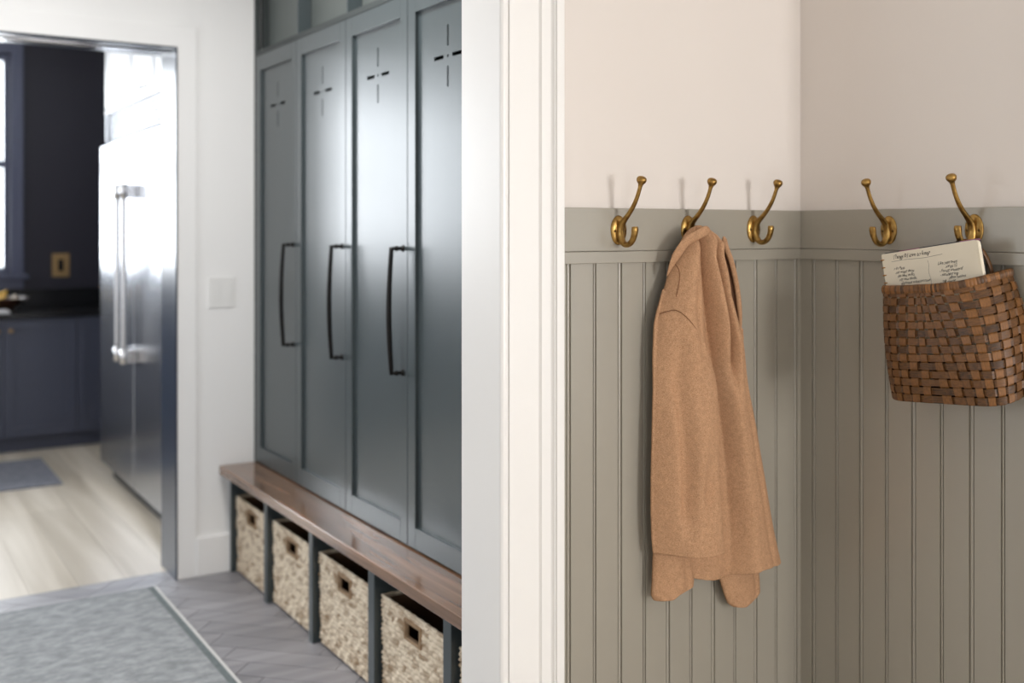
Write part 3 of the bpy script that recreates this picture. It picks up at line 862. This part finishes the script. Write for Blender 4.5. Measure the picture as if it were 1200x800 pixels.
# ------------------------------------------------------------------ locker wall
FX = 1.546; BACKX = 2.13
DY = [4.523, 4.036, 3.542, 3.047, 2.552, 2.163]        # door boundaries, far to near
DZ0, DZ1 = .4745, 2.262
LK = empty('locker_cabinet', (1.85, 3.35, .469), 'tall dark grey green locker cabinet with slotted doors on the bench', 'cabinet')
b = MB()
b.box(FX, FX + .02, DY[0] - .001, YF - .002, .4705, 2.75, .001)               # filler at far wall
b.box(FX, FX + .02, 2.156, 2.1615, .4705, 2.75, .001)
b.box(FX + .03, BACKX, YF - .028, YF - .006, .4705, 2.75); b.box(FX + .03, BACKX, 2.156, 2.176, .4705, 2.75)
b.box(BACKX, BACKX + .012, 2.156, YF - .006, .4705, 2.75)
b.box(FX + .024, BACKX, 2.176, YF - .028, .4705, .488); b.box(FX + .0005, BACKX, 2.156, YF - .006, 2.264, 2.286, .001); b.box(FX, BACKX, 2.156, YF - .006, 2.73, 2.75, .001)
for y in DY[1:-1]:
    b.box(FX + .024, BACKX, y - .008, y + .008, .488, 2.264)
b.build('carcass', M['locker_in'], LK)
b = MB(); b.box(FX + .06, FX + .07, 2.177, YF - .029, 2.287, 2.729); b.build('niche_back', M['niche'], LK)
b = MB()
for y in DY[1:-1]: b.box(FX, FX + .058, y - .016, y - .005, 2.286, 2.73, .001)
b.box(FX, FX + .019, 2.176, YF - .028, 2.735, 2.75)
b.build('upper_divider', M['locker'], LK)
def make_door(y1, y0):
    """y1 far edge, y0 near edge"""
    g = .0018; a, c = y1 - g, y0 + g; st = .052; rl = .068; th = .022; b = MB()
    b.box(FX, FX + th, a - st, a, DZ0, DZ1, .0012); b.box(FX, FX + th, c, c + st, DZ0, DZ1, .0012)
    b.box(FX, FX + th, c + st, a - st, DZ1 - rl, DZ1, .0012); b.box(FX, FX + th, c + st, a - st, DZ0, DZ0 + rl, .0012)
    # recessed panel with pierced slots
    py1, py0 = a - st, c + st; pz0, pz1 = DZ0 + rl, DZ1 - rl; m = (a + c) / 2; zc = 2.0285
    holes = [(m - .0045, m + .0045, zc + .031, zc + .096), (m - .0045, m + .0045, zc - .095, zc - .030), (m - .0045, m + .0045, zc - .0045, zc + .0045),
             (m + .027, m + .088, zc - .0060, zc + .0060), (m - .088, m - .027, zc - .0060, zc + .0060)]
    ysx = sorted(set([py0, py1] + [h[0] for h in holes] + [h[1] for h in holes])); zsx = sorted(set([pz0, pz1] + [h[2] for h in holes] + [h[3] for h in holes]))
    xa, xb = FX + .012, FX + .019
    inside = lambda y, z: any(h[0] < y < h[1] and h[2] < z < h[3] for h in holes)
    for x in (xa, xb):
        for i in range(len(ysx) - 1):
            for j in range(len(zsx) - 1):
                if inside((ysx[i] + ysx[i+1]) / 2, (zsx[j] + zsx[j+1]) / 2): continue
                b.quad([(x, ysx[i], zsx[j]), (x, ysx[i+1], zsx[j]), (x, ysx[i+1], zsx[j+1]), (x, ysx[i], zsx[j+1])])
    for h in holes:
        b.quad([(xa, h[0], h[2]), (xb, h[0], h[2]), (xb, h[0], h[3]), (xa, h[0], h[3])]); b.quad([(xa, h[1], h[2]), (xb, h[1], h[2]), (xb, h[1], h[3]), (xa, h[1], h[3])])
        b.quad([(xa, h[0], h[2]), (xb, h[0], h[2]), (xb, h[1], h[2]), (xa, h[1], h[2])]); b.quad([(xa, h[0], h[3]), (xb, h[0], h[3]), (xb, h[1], h[3]), (xa, h[1], h[3])])
    bmesh.ops.remove_doubles(b.bm, verts=b.bm.verts, dist=1e-5)
    d = b.build('door', M['locker'], LK)
    # bowed pull on the near stile
    hy = c + .030; b = MB(); zt, zl = 1.436, 1.030
    for z in (zt, zl):
        T = Matrix.Translation((FX, hy, z)) @ Matrix.Rotation(-pi / 2, 4, 'Y')
        b.lathe([(0, 0), (.011, 0), (.011, .003), (.008, .006), (.0055, .010), (.0062, .018), (.0090, .022), (.0092, .026), (.0062, .030), (.005, .036), (.005, .043), (0, .044)], T, 18)
    P = []
    for k in range(25):
        t = k / 24; z = lerp(zl - .004, zt + .004, t); P.append((FX - .042 - .010 * math.sin(pi * t), hy, z))
    b.tube(P, 1, 12, flat=[(.0080 + .0022 * math.sin(pi * k / 24), .0074 + .0018 * math.sin(pi * k / 24)) for k in range(25)], up=(0, 1, 0))
    b.build('handle', M['black_metal'], d)
for y1, y0 in zip(DY, DY[1:]): make_door(y1, y0)

# bench top and base
b = MB(); b.box(1.385, BACKX + .04, 2.156, YF - .016, .4315, .4690, .004, 3)
BB = empty('storage_bench', (1.8, 3.35, 0), 'built-in bench with walnut top and grey cubbies holding woven baskets', 'bench')
o = b.build('bench_top', M['walnut'], BB); o['label'] = 'brown walnut seat top'; set_tone(o, [0] * len(o.data.polygons))
PY = [4.534, 4.079, 3.598, 3.082, 2.580, 2.178]
PW = [.030, .036, .036, .046, .046, .036]
X0 = 1.433
for y, w in zip(PY, PW):
    b = MB(); b.box(X0, BACKX, y - w / 2, min(y + w / 2, YF - .016), 0.0, .406, .0012)
    b.build('cubby_side', M['locker'], BB)
b = MB(); b.box(X0, X0 + .02, 2.160, YF - .016, .4065, .431, .001); b.box(X0 + .02, BACKX, 2.16, YF - .016, .4065, .431)
b.build('top_rail', M['locker'], BB)
b = MB(); b.box(BACKX, BACKX + .012, 2.16, YF - .016, 0, .431); b.build('back_panel', M['locker_in'], BB)
# woven storage baskets
def hyacinth():
    m = bpy.data.materials.new('water hyacinth weave'); m.use_nodes = True
    nt = m.node_tree; N = nt.nodes; Lk = nt.links; bs = N['Principled BSDF']
    tc = N.new('ShaderNodeTexCoord'); mp = N.new('ShaderNodeMapping'); mp.inputs['Scale'].default_value = (1, .75, 1.5); Lk.new(tc.outputs['Object'], mp.inputs['Vector'])
    v = N.new('ShaderNodeTexVoronoi'); v.inputs['Scale'].default_value = 40; Lk.new(mp.outputs[0], v.inputs['Vector'])
    n = N.new('ShaderNodeTexNoise'); n.inputs['Scale'].default_value = 30; n.inputs['Detail'].default_value = 4; Lk.new(mp.outputs[0], n.inputs['Vector'])
    sp = N.new('ShaderNodeSeparateColor'); Lk.new(v.outputs['Color'], sp.inputs[0])
    ad = N.new('ShaderNodeMath'); ad.operation = 'MULTIPLY_ADD'; ad.inputs[1].default_value = .45; Lk.new(sp.outputs[0], ad.inputs[0]); Lk.new(n.outputs['Fac'], ad.inputs[2])
    cr = N.new('ShaderNodeValToRGB'); cr.color_ramp.elements[0].color = lin((158, 130, 100)); cr.color_ramp.elements[1].color = lin((236, 220, 196))
    cr.color_ramp.elements[0].position = .38; cr.color_ramp.elements[1].position = .85
    Lk.new(ad.outputs[0], cr.inputs[0]); Lk.new(cr.outputs[0], bs.inputs['Base Color']); bs.inputs['Roughness'].default_value = .75
    return m
M['hyacinth'] = hyacinth()
M['hy_band'] = mat('tan woven border', (172, 142, 110), .8, var=.3, vscale=60, bump=.4, bscale=120)
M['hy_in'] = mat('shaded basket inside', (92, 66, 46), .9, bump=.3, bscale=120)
def make_store_basket(yf, yn, label, loc=None):
    x0, x1 = 1.452, 1.83; z0, z1 = .006, .330; W = yf - yn
    r = empty('storage_basket', ((x0 + x1) / 2, (yf + yn) / 2, z0), label, 'basket', 'woven baskets in the bench cubbies')
    rg = random.Random(int(yf * 100))
    L0 = [0, W, W + (x1 - x0), 2 * W + (x1 - x0), 2 * (W + x1 - x0)]
    def base(L):
        L = L % L0[4]; rr = .012
        if L < L0[1]: return Vector((x0, yf - L, 0)), Vector((-1, 0, 0))
        if L < L0[2]: return Vector((x0 + (L - L0[1]), yn, 0)), Vector((0, -1, 0))
        if L < L0[3]: return Vector((x1, yn + (L - L0[2]), 0)), Vector((1, 0, 0))
        return Vector((x1 - (L - L0[3]), yf, 0)), Vector((0, 1, 0))
    hole = (W / 2 - .045, W / 2 + .045, z1 - .075, z1 - .032)
    nu = int(L0[4] / .0045); nv = int((z1 - z0) / .0040)
    def fn(u, v):
        L = u * L0[4]; p, n = base(L); z = lerp(z0, z1, v)
        rowf = (z - z0) / .0150; ri = int(rowf); ph = L / .030 + .5 * (ri % 2) + .31 * math.sin(ri * 12.9)
        k = abs(math.sin(pi * rowf)) ** .6 * (.45 + .55 * abs(math.sin(pi * ph)) ** .7)
        d = .0115 * k * (.75 + .35 * math.sin(ri * 7.3 + int(ph) * 3.1))
        if (hole[0] - .018 < L < hole[1] + .018 and z > hole[2] - .012) or z > z1 - .008: d = .0035
        ins = .010 * (1 - v)          # slightly narrower at the foot
        ctr = Vector(((x0 + x1) / 2, (yf + yn) / 2, 0)); q = p + n * (d - .007)
        q = ctr + (q - ctr) * (1 - ins * 2.2)
        return Vector((q.x, q.y, z))
    b = MB()
    sk = lambda u, v: hole[0] < u * L0[4] < hole[1] and hole[2] < lerp(z0, z1, v) < hole[3]
    b.grid(fn, nu, nv, skip=sk)
    o = b.build('woven_wall', M['hyacinth'], r, fixn=False)
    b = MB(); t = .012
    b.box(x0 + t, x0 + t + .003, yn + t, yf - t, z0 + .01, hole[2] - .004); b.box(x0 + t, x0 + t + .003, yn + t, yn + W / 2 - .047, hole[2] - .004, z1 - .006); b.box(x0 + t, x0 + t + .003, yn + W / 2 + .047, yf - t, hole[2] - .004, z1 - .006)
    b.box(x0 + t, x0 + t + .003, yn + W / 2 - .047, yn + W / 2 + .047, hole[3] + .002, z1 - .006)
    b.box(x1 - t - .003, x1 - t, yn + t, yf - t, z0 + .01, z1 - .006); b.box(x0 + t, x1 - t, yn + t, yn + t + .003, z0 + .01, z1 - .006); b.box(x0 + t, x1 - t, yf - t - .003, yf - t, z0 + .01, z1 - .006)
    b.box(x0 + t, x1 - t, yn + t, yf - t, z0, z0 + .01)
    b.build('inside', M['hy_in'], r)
    b = MB(); hy0, hy1 = (yf + yn) / 2 - .045, (yf + yn) / 2 + .045; e = .011
    xa, xb = x0 - .002, x0 + .014
    b.box(xa, xb, hy0 - e, hy0, hole[2] - e, hole[3] + e, .003); b.box(xa, xb, hy1, hy1 + e, hole[2] - e, hole[3] + e, .003)
    b.box(xa, xb, hy0, hy1, hole[3], hole[3] + e, .003); b.box(xa, xb, hy0, hy1, hole[2] - e, hole[2], .003)
    b.build('handle_border', M['hy_band'], r)
    pts = [(x0 + .003, yf - .004, z1), (x0 + .003, yn + .004, z1), (x1 - .003, yn + .004, z1), (x1 - .003, yf - .004, z1)]
    P = []
    for i in range(4):
        a = Vector(pts[i]); c = Vector(pts[(i + 1) % 4])
        for k in range(30): P.append(a.lerp(c, k / 30))
    b = MB(); b.tube(P, [.0058 + .0010 * math.sin(i * 2.1) for i in range(len(P))], 8, closed=True); b.build('rim', M['hyacinth'], r)
    return r
make_store_basket(PY[0] - .028, PY[1] + .032, 'woven storage basket in the farthest cubby by the white wall')
make_store_basket(PY[1] - .030, PY[2] + .030, 'woven storage basket in the second cubby from the far wall')
make_store_basket(PY[2] - .034, PY[3] + .036, 'woven storage basket in the third cubby from the far wall')
make_store_basket(PY[3] - .036, PY[4] + .036, 'woven storage basket in the cubby before last, fully seen next to the white jamb')
make_store_basket(PY[4] - .036, PY[5] + .030, 'woven storage basket mostly hidden behind the white door jamb')

# ------------------------------------------------------------------ rug, switch
def rug_mat(name, c1, c2, c3, sc):
    m = bpy.data.materials.new(name); m.use_nodes = True
    nt = m.node_tree; N = nt.nodes; Lk = nt.links; b = N['Principled BSDF']
    tc = N.new('ShaderNodeTexCoord'); mp = N.new('ShaderNodeMapping'); mp.inputs['Scale'].default_value = (1, 1.7, 1); Lk.new(tc.outputs['Object'], mp.inputs['Vector'])
    n = N.new('ShaderNodeTexNoise'); n.inputs['Scale'].default_value = sc; n.inputs['Detail'].default_value = 9; n.inputs['Roughness'].default_value = .7
    Lk.new(mp.outputs[0], n.inputs['Vector'])
    cr = N.new('ShaderNodeValToRGB'); e = cr.color_ramp.elements; e[0].color = lin(c1); e[0].position = .34; e[1].color = lin(c3); e[1].position = .66
    q = e.new(.5); q.color = lin(c2)
    Lk.new(n.outputs['Fac'], cr.inputs[0]); Lk.new(cr.outputs[0], b.inputs['Base Color']); b.inputs['Roughness'].default_value = .9
    n2 = N.new('ShaderNodeTexNoise'); n2.inputs['Scale'].default_value = 350
    Lk.new(tc.outputs['Object'], n2.inputs['Vector'])
    bp = N.new('ShaderNodeBump'); bp.inputs['Strength'].default_value = .4; bp.inputs['Distance'].default_value = .002; Lk.new(n2.outputs['Fac'], bp.inputs['Height']); Lk.new(bp.outputs[0], b.inputs['Normal'])
    return m
RG = rug_mat('faded grey green rug pile', (126, 131, 133), (150, 153, 156), (172, 174, 178), 16)
RE = mat('pale rug edge binding', (208, 207, 206), .85); RD = mat('darker rug border', (116, 125, 127), .9, var=.3, vscale=60)
r = empty('area_rug', (.43, 3.4, 0), 'faded grey green rug on the hall floor in front of the lockers', 'rug')
rx0, rx1, ry0, ry1 = -.25, 1.110, 2.35, 4.497
b = MB(); b.box(rx0, rx1, ry0, ry1, 0, .007, .002); b.build('binding', RE, r)
b = MB(); b.box(rx0 + .014, rx1 - .014, ry0 + .008, ry1 - .008, .0071, .0085); b.build('border', RD, r)
b = MB(); b.box(rx0 + .040, rx1 - .040, ry0 + .022, ry1 - .022, .0086, .0102, .001); b.build('pile', RG, r)

s = empty('light_switch', (1.400, YF, 1.155), 'white light switch plate on the wall beside the doorway', 'light switch')
b = MB(); b.box(1.342, 1.458, YF - .005, YF, 1.155, 1.288, .0015); b.build('cover_plate', M['plate_white'], s)
for x in (1.374, 1.426):
    b = MB(); b.box(x - .0165, x + .0165, YF - .0068, YF - .005, 1.188, 1.255, .0008); b.build('rocker', M['plate_white'], s)

# ------------------------------------------------------------------ kitchen beyond
FRX = 1.314
FR = empty('refrigerator', (1.66, 5.9, 0), 'tall stainless steel double door refrigerator seen through the doorway', 'refrigerator')
b = MB(); b.box(FRX + .045, 2.15, 5.06, 6.655, .10, 2.02, .002); b.build('body', M['steel'], FR)
b = MB(); b.box(FRX + .070, 2.10, 5.07, 6.645, 0, .10, .002); b.build('toe_kick', M['steel_dark'], FR)
for (ya, yb, hy) in ((5.815, 6.665, 5.885), (5.05, 5.805, 5.735)):
    b = MB(); b.box(FRX, FRX + .042, ya, yb, .105, 1.995, .006, 3); d = b.build('door', M['steel'], FR)
    b = MB(); b.tube([(FRX - .068, hy, .795 + .935 * k / 10) for k in range(11)], .0155, 18)
    for z in (.79, 1.66): 
        b.tube([(FRX - .068, hy, z), (FRX - .068, hy, z + .078)], .0195, 18)
        b.box(FRX - .068, FRX - .0005, hy - .013, hy + .013, z + .004, z + .074, .003)
    b.build('handle', M['steel_bar'], d)
b = MB(); b.box(FRX + .075, 2.1, 5.07, 6.645, 2.022, 2.185); b.build('vent_housing', M['steel_dark'], FR)
b = MB()
for i in range(6):
    z = 2.040 + i * .026
    b.box(FRX + .040, FRX + .072, 5.07, 6.645, z, z + .007, .001, M=None)
b.box(FRX + .03, FRX + .075, 5.06, 5.085, 2.022, 2.185, .001); b.box(FRX + .03, FRX + .075, 6.63, 6.655, 2.022, 2.185, .001)
b.build('vent_grille', M['steel'], FR)
UC = empty('upper_cabinet', (1.7, 5.85, 2.19), 'white kitchen cabinet above the refrigerator', 'cabinet')
b = MB(); b.box(1.356, 2.15, 5.06, 6.64, 2.2, HW - .02, .002); b.box(1.335, 1.356, 5.05, 6.65, 2.187, 2.205, .004); b.build('carcass', M['kitchen_white'], UC)
for (ya, yb) in ((6.05, 6.63), (5.56, 6.042), (5.07, 5.552)):
    b = MB(); z0, z1 = 2.215, HW - .03
    b.box(1.336, 1.355, ya, ya + .055, z0, z1, .001); b.box(1.336, 1.355, yb - .055, yb, z0, z1, .001); b.box(1.336, 1.355, ya + .055, yb - .055, z0, z0 + .055, .001); b.box(1.336, 1.355, ya + .055, yb - .055, z1 - .055, z1, .001)
    b.box(1.345, 1.352, ya + .05, yb - .05, z0 + .05, z1 - .05)
    d = b.build('door', M['kitchen_white'], UC)
    b = MB(); b.tube([(1.336, ya + .04, 2.242), (1.315, ya + .04, 2.244), (1.311, ya + .07, 2.246), (1.311, ya + .12, 2.246), (1.315, ya + .15, 2.244), (1.336, ya + .15, 2.242)], .005, 8); b.build('handle', M['black_metal'], d)
# base cabinets
KC = empty('base_cabinet', (.1, 7.95, 0), 'navy blue kitchen base cabinets along the back wall', 'cabinet')
b = MB(); b.box(-2.1, 2.15, 7.685, YK - .002, .10, .90); b.box(-2.1, 2.15, 7.74, YK - .002, 0, .10); b.build('carcass', M['kitchen_navy'], KC)
xs = [-1.79, -1.34, -.89, -.44, .01, .458, .905, 1.36, 1.81]
for i in range(len(xs) - 1):
    a, c = xs[i] + .002, xs[i + 1] - .002; b = MB(); z0, z1 = .11, .89
    b.box(a, a + .06, 7.665, 7.685, z0, z1, .001); b.box(c - .06, c, 7.665, 7.685, z0, z1, .001); b.box(a + .06, c - .06, 7.665, 7.685, z0, z0 + .06, .001); b.box(a + .06, c - .06, 7.665, 7.685, z1 - .06, z1, .001)
    b.box(a + .055, c - .055, 7.674, 7.682, z0 + .055, z1 - .055)
    d = b.build('door', M['kitchen_navy'], KC)
    kx = a + .038 if i % 2 == 0 else c - .038
    b = MB(); b.lathe([(0, 0), (.006, 0), (.005, .012), (.012, .018), (.014, .024), (.010, .029), (0, .030)], Matrix.Translation((kx, 7.665, .822)) @ Matrix.Rotation(pi / 2, 4, 'X'), 16)
    b.build('knob', M['brass_plate'], d)
b = MB(); b.box(-2.15, 2.18, 7.64, YK - .001, .9005, .936, .003)
tag(b.build('countertop', M['stone']), 'black stone countertop on the navy kitchen cabinets', 'countertop')
b = MB(); b.box(-2.15, 2.18, YK - .022, YK - .001, .9365, 1.062, .002)
tag(b.build('backsplash', M['stone']), 'low black stone backsplash behind the kitchen counter', 'backsplash')
ol = empty('wall_outlet', (1.359, YK, 1.147), 'brass wall outlet plate on the navy kitchen wall', 'outlet')
b = MB(); b.box(1.300, 1.418, YK - .006, YK, 1.147, 1.318, .002); b.build('cover_plate', M['brass_plate'], ol)
b = MB(); b.box(1.340, 1.378, YK - .008, YK - .006, 1.190, 1.275, .001); b.build('socket', M['stone'], ol)
# fruit bowl
FB = empty('fruit_bowl', (.915, 7.90, .936), 'shallow dark wooden bowl of fruit on the kitchen counter', 'bowl')
b = MB(); b.lathe([(0, 0), (.06, 0), (.065, .012), (.11, .045), (.165, .090), (.172, .094), (.168, .088), (.11, .053), (.06, .022), (0, .018)], Matrix.Translation((.915, 7.90, .936)), 40)
o = b.build('bowl', M['bowl'], FB); set_tone(o, [0] * len(o.data.polygons))
def banana(c, rz, lean, label):
    P = []; R = []
    for k in range(13):
        t = k / 12; a = lerp(-.75, .75, t)
        P.append(Vector((.13 * math.sin(a), lean * .02, .13 * (1 - math.cos(a)))))
        R.append(.017 * (math.sin(pi * min(1, max(0, t * .9 + .06))) ** .5) if 0 < k < 12 else .005)
    Mt = Matrix.Translation(c) @ Matrix.Rotation(rz, 4, 'Z')
    b = MB(); b.tube([Mt @ p for p in P], R, 10); o = b.build('banana', M['banana']); tag(o, label, 'banana', 'bananas in the fruit bowl')
banana((.860, 7.87, 1.010), .25, 0, 'yellow banana in the wooden bowl on the kitchen counter')
banana((.870, 7.915, 1.040), .05, 1, 'yellow banana in the wooden bowl on the kitchen counter')
banana((.865, 7.965, 1.012), -.2, 1, 'yellow banana in the wooden bowl on the kitchen counter')
for (x, y, z, lb) in ((1.000, 7.885, 1.010, 'pale round bulb at the right end of the fruit bowl'),):
    b = MB(); b.lathe([(0, -.026), (.018, -.024), (.032, -.010), (.034, .002), (.026, .018), (.012, .028), (.005, .040), (0, .041)], Matrix.Translation((x, y, z)), 20)
    tag(b.build('garlic_bulb', M['garlic']), lb, 'garlic')
b = MB(); b.box(.60, .945, 7.66, 7.74, .9362, .950, .004, 3); b.box(.60, .93, 7.665, 7.735, .9502, .962, .004, 3)
tag(b.build('folded_cloth', M['cloth_white']), 'white folded cloth on the kitchen counter edge before the bowl', 'cloth')
# kitchen mat
MT = rug_mat('blue grey kitchen mat', (96, 98, 110), (118, 120, 130), (140, 142, 150), 20)
b = MB(); b.box(-.3, 1.095, 6.60, 7.42, 0, .008, .002)
tag(b.build('kitchen_mat', MT), 'small blue grey mat on the kitchen wood floor', 'mat')

# ------------------------------------------------------------------ daylight and added fill lights
def area(name, loc, rot, sx, sy, power, col):
    l = bpy.data.lights.new(name, 'AREA'); l.shape = 'RECTANGLE'; l.size = sx; l.size_y = sy; l.energy = power; l.color = col
    o = bpy.data.objects.new(name, l); COL.objects.link(o); o.location = loc; o.rotation_euler = rot
    return o
area('daylight_entry', (2.20, -3.2, 1.52), (pi / 2, 0, 0), .86, 1.55, 116, (1.0, .985, .965))
area('fill_entry_side', (XL - .2, -1.3, 1.55), (0, -pi / 2, 0), 1.5, 1.4, 9, (1.0, .93, .84))  # added fill to lift the right wall, through an added window
area('daylight_hall', (XL - .2, 3.2, 1.6), (0, -pi / 2, 0), 1.5, 1.5, 25, (.90, .95, 1.0))
area('daylight_kitchen', (-.46, YK + .2, 1.965), (-pi / 2, 0, 0), 2.88, 1.6, 172, (.92, .96, 1.0))

area('daylight_entry_right', (3.50, -.4, 1.52), (0, pi / 2, 0), 1.5, 1.75, 30, (1.0, .98, .96))
area('fill_entry_left', (-.8, -3.2, 1.52), (pi / 2, 0, 0), .86, 1.5, 30, (.96, .98, 1.0))  # added fill aimed through the opening at the hall far wall
area('fill_hall_ceiling', (.90, 3.05, HW - .03), (0, 0, 0), .4, .4, 33, (1.0, .98, .95))  # added fill light without fixture, brightens hall wall and floor
w = bpy.data.worlds.new('sky'); SC.world = w; w.use_nodes = True
bg = w.node_tree.nodes['Background']; bg.inputs['Color'].default_value = (.85, .93, 1.0, 1); bg.inputs['Strength'].default_value = 1.6

# ------------------------------------------------------------------ camera
cam = bpy.data.cameras.new('camera'); co = bpy.data.objects.new('camera', cam); COL.objects.link(co)
co.location = (0, 0, 1.5); co.rotation_euler = (pi / 2, 0, -math.radians(32.6))
cam.sensor_width = 36; cam.lens = 1228 / 1200 * 36; cam.shift_y = -(400 - 268) / 1200
cam.clip_start = .05; cam.clip_end = 60
cam.dof.use_dof = True; cam.dof.focus_distance = 2.42; cam.dof.aperture_fstop = 1.8
SC.camera = co
SC.view_settings.view_transform = 'Standard'; SC.view_settings.look = 'None'; SC.view_settings.gamma = 1
SC.view_settings.use_curve_mapping = False; SC.view_settings.exposure = 0
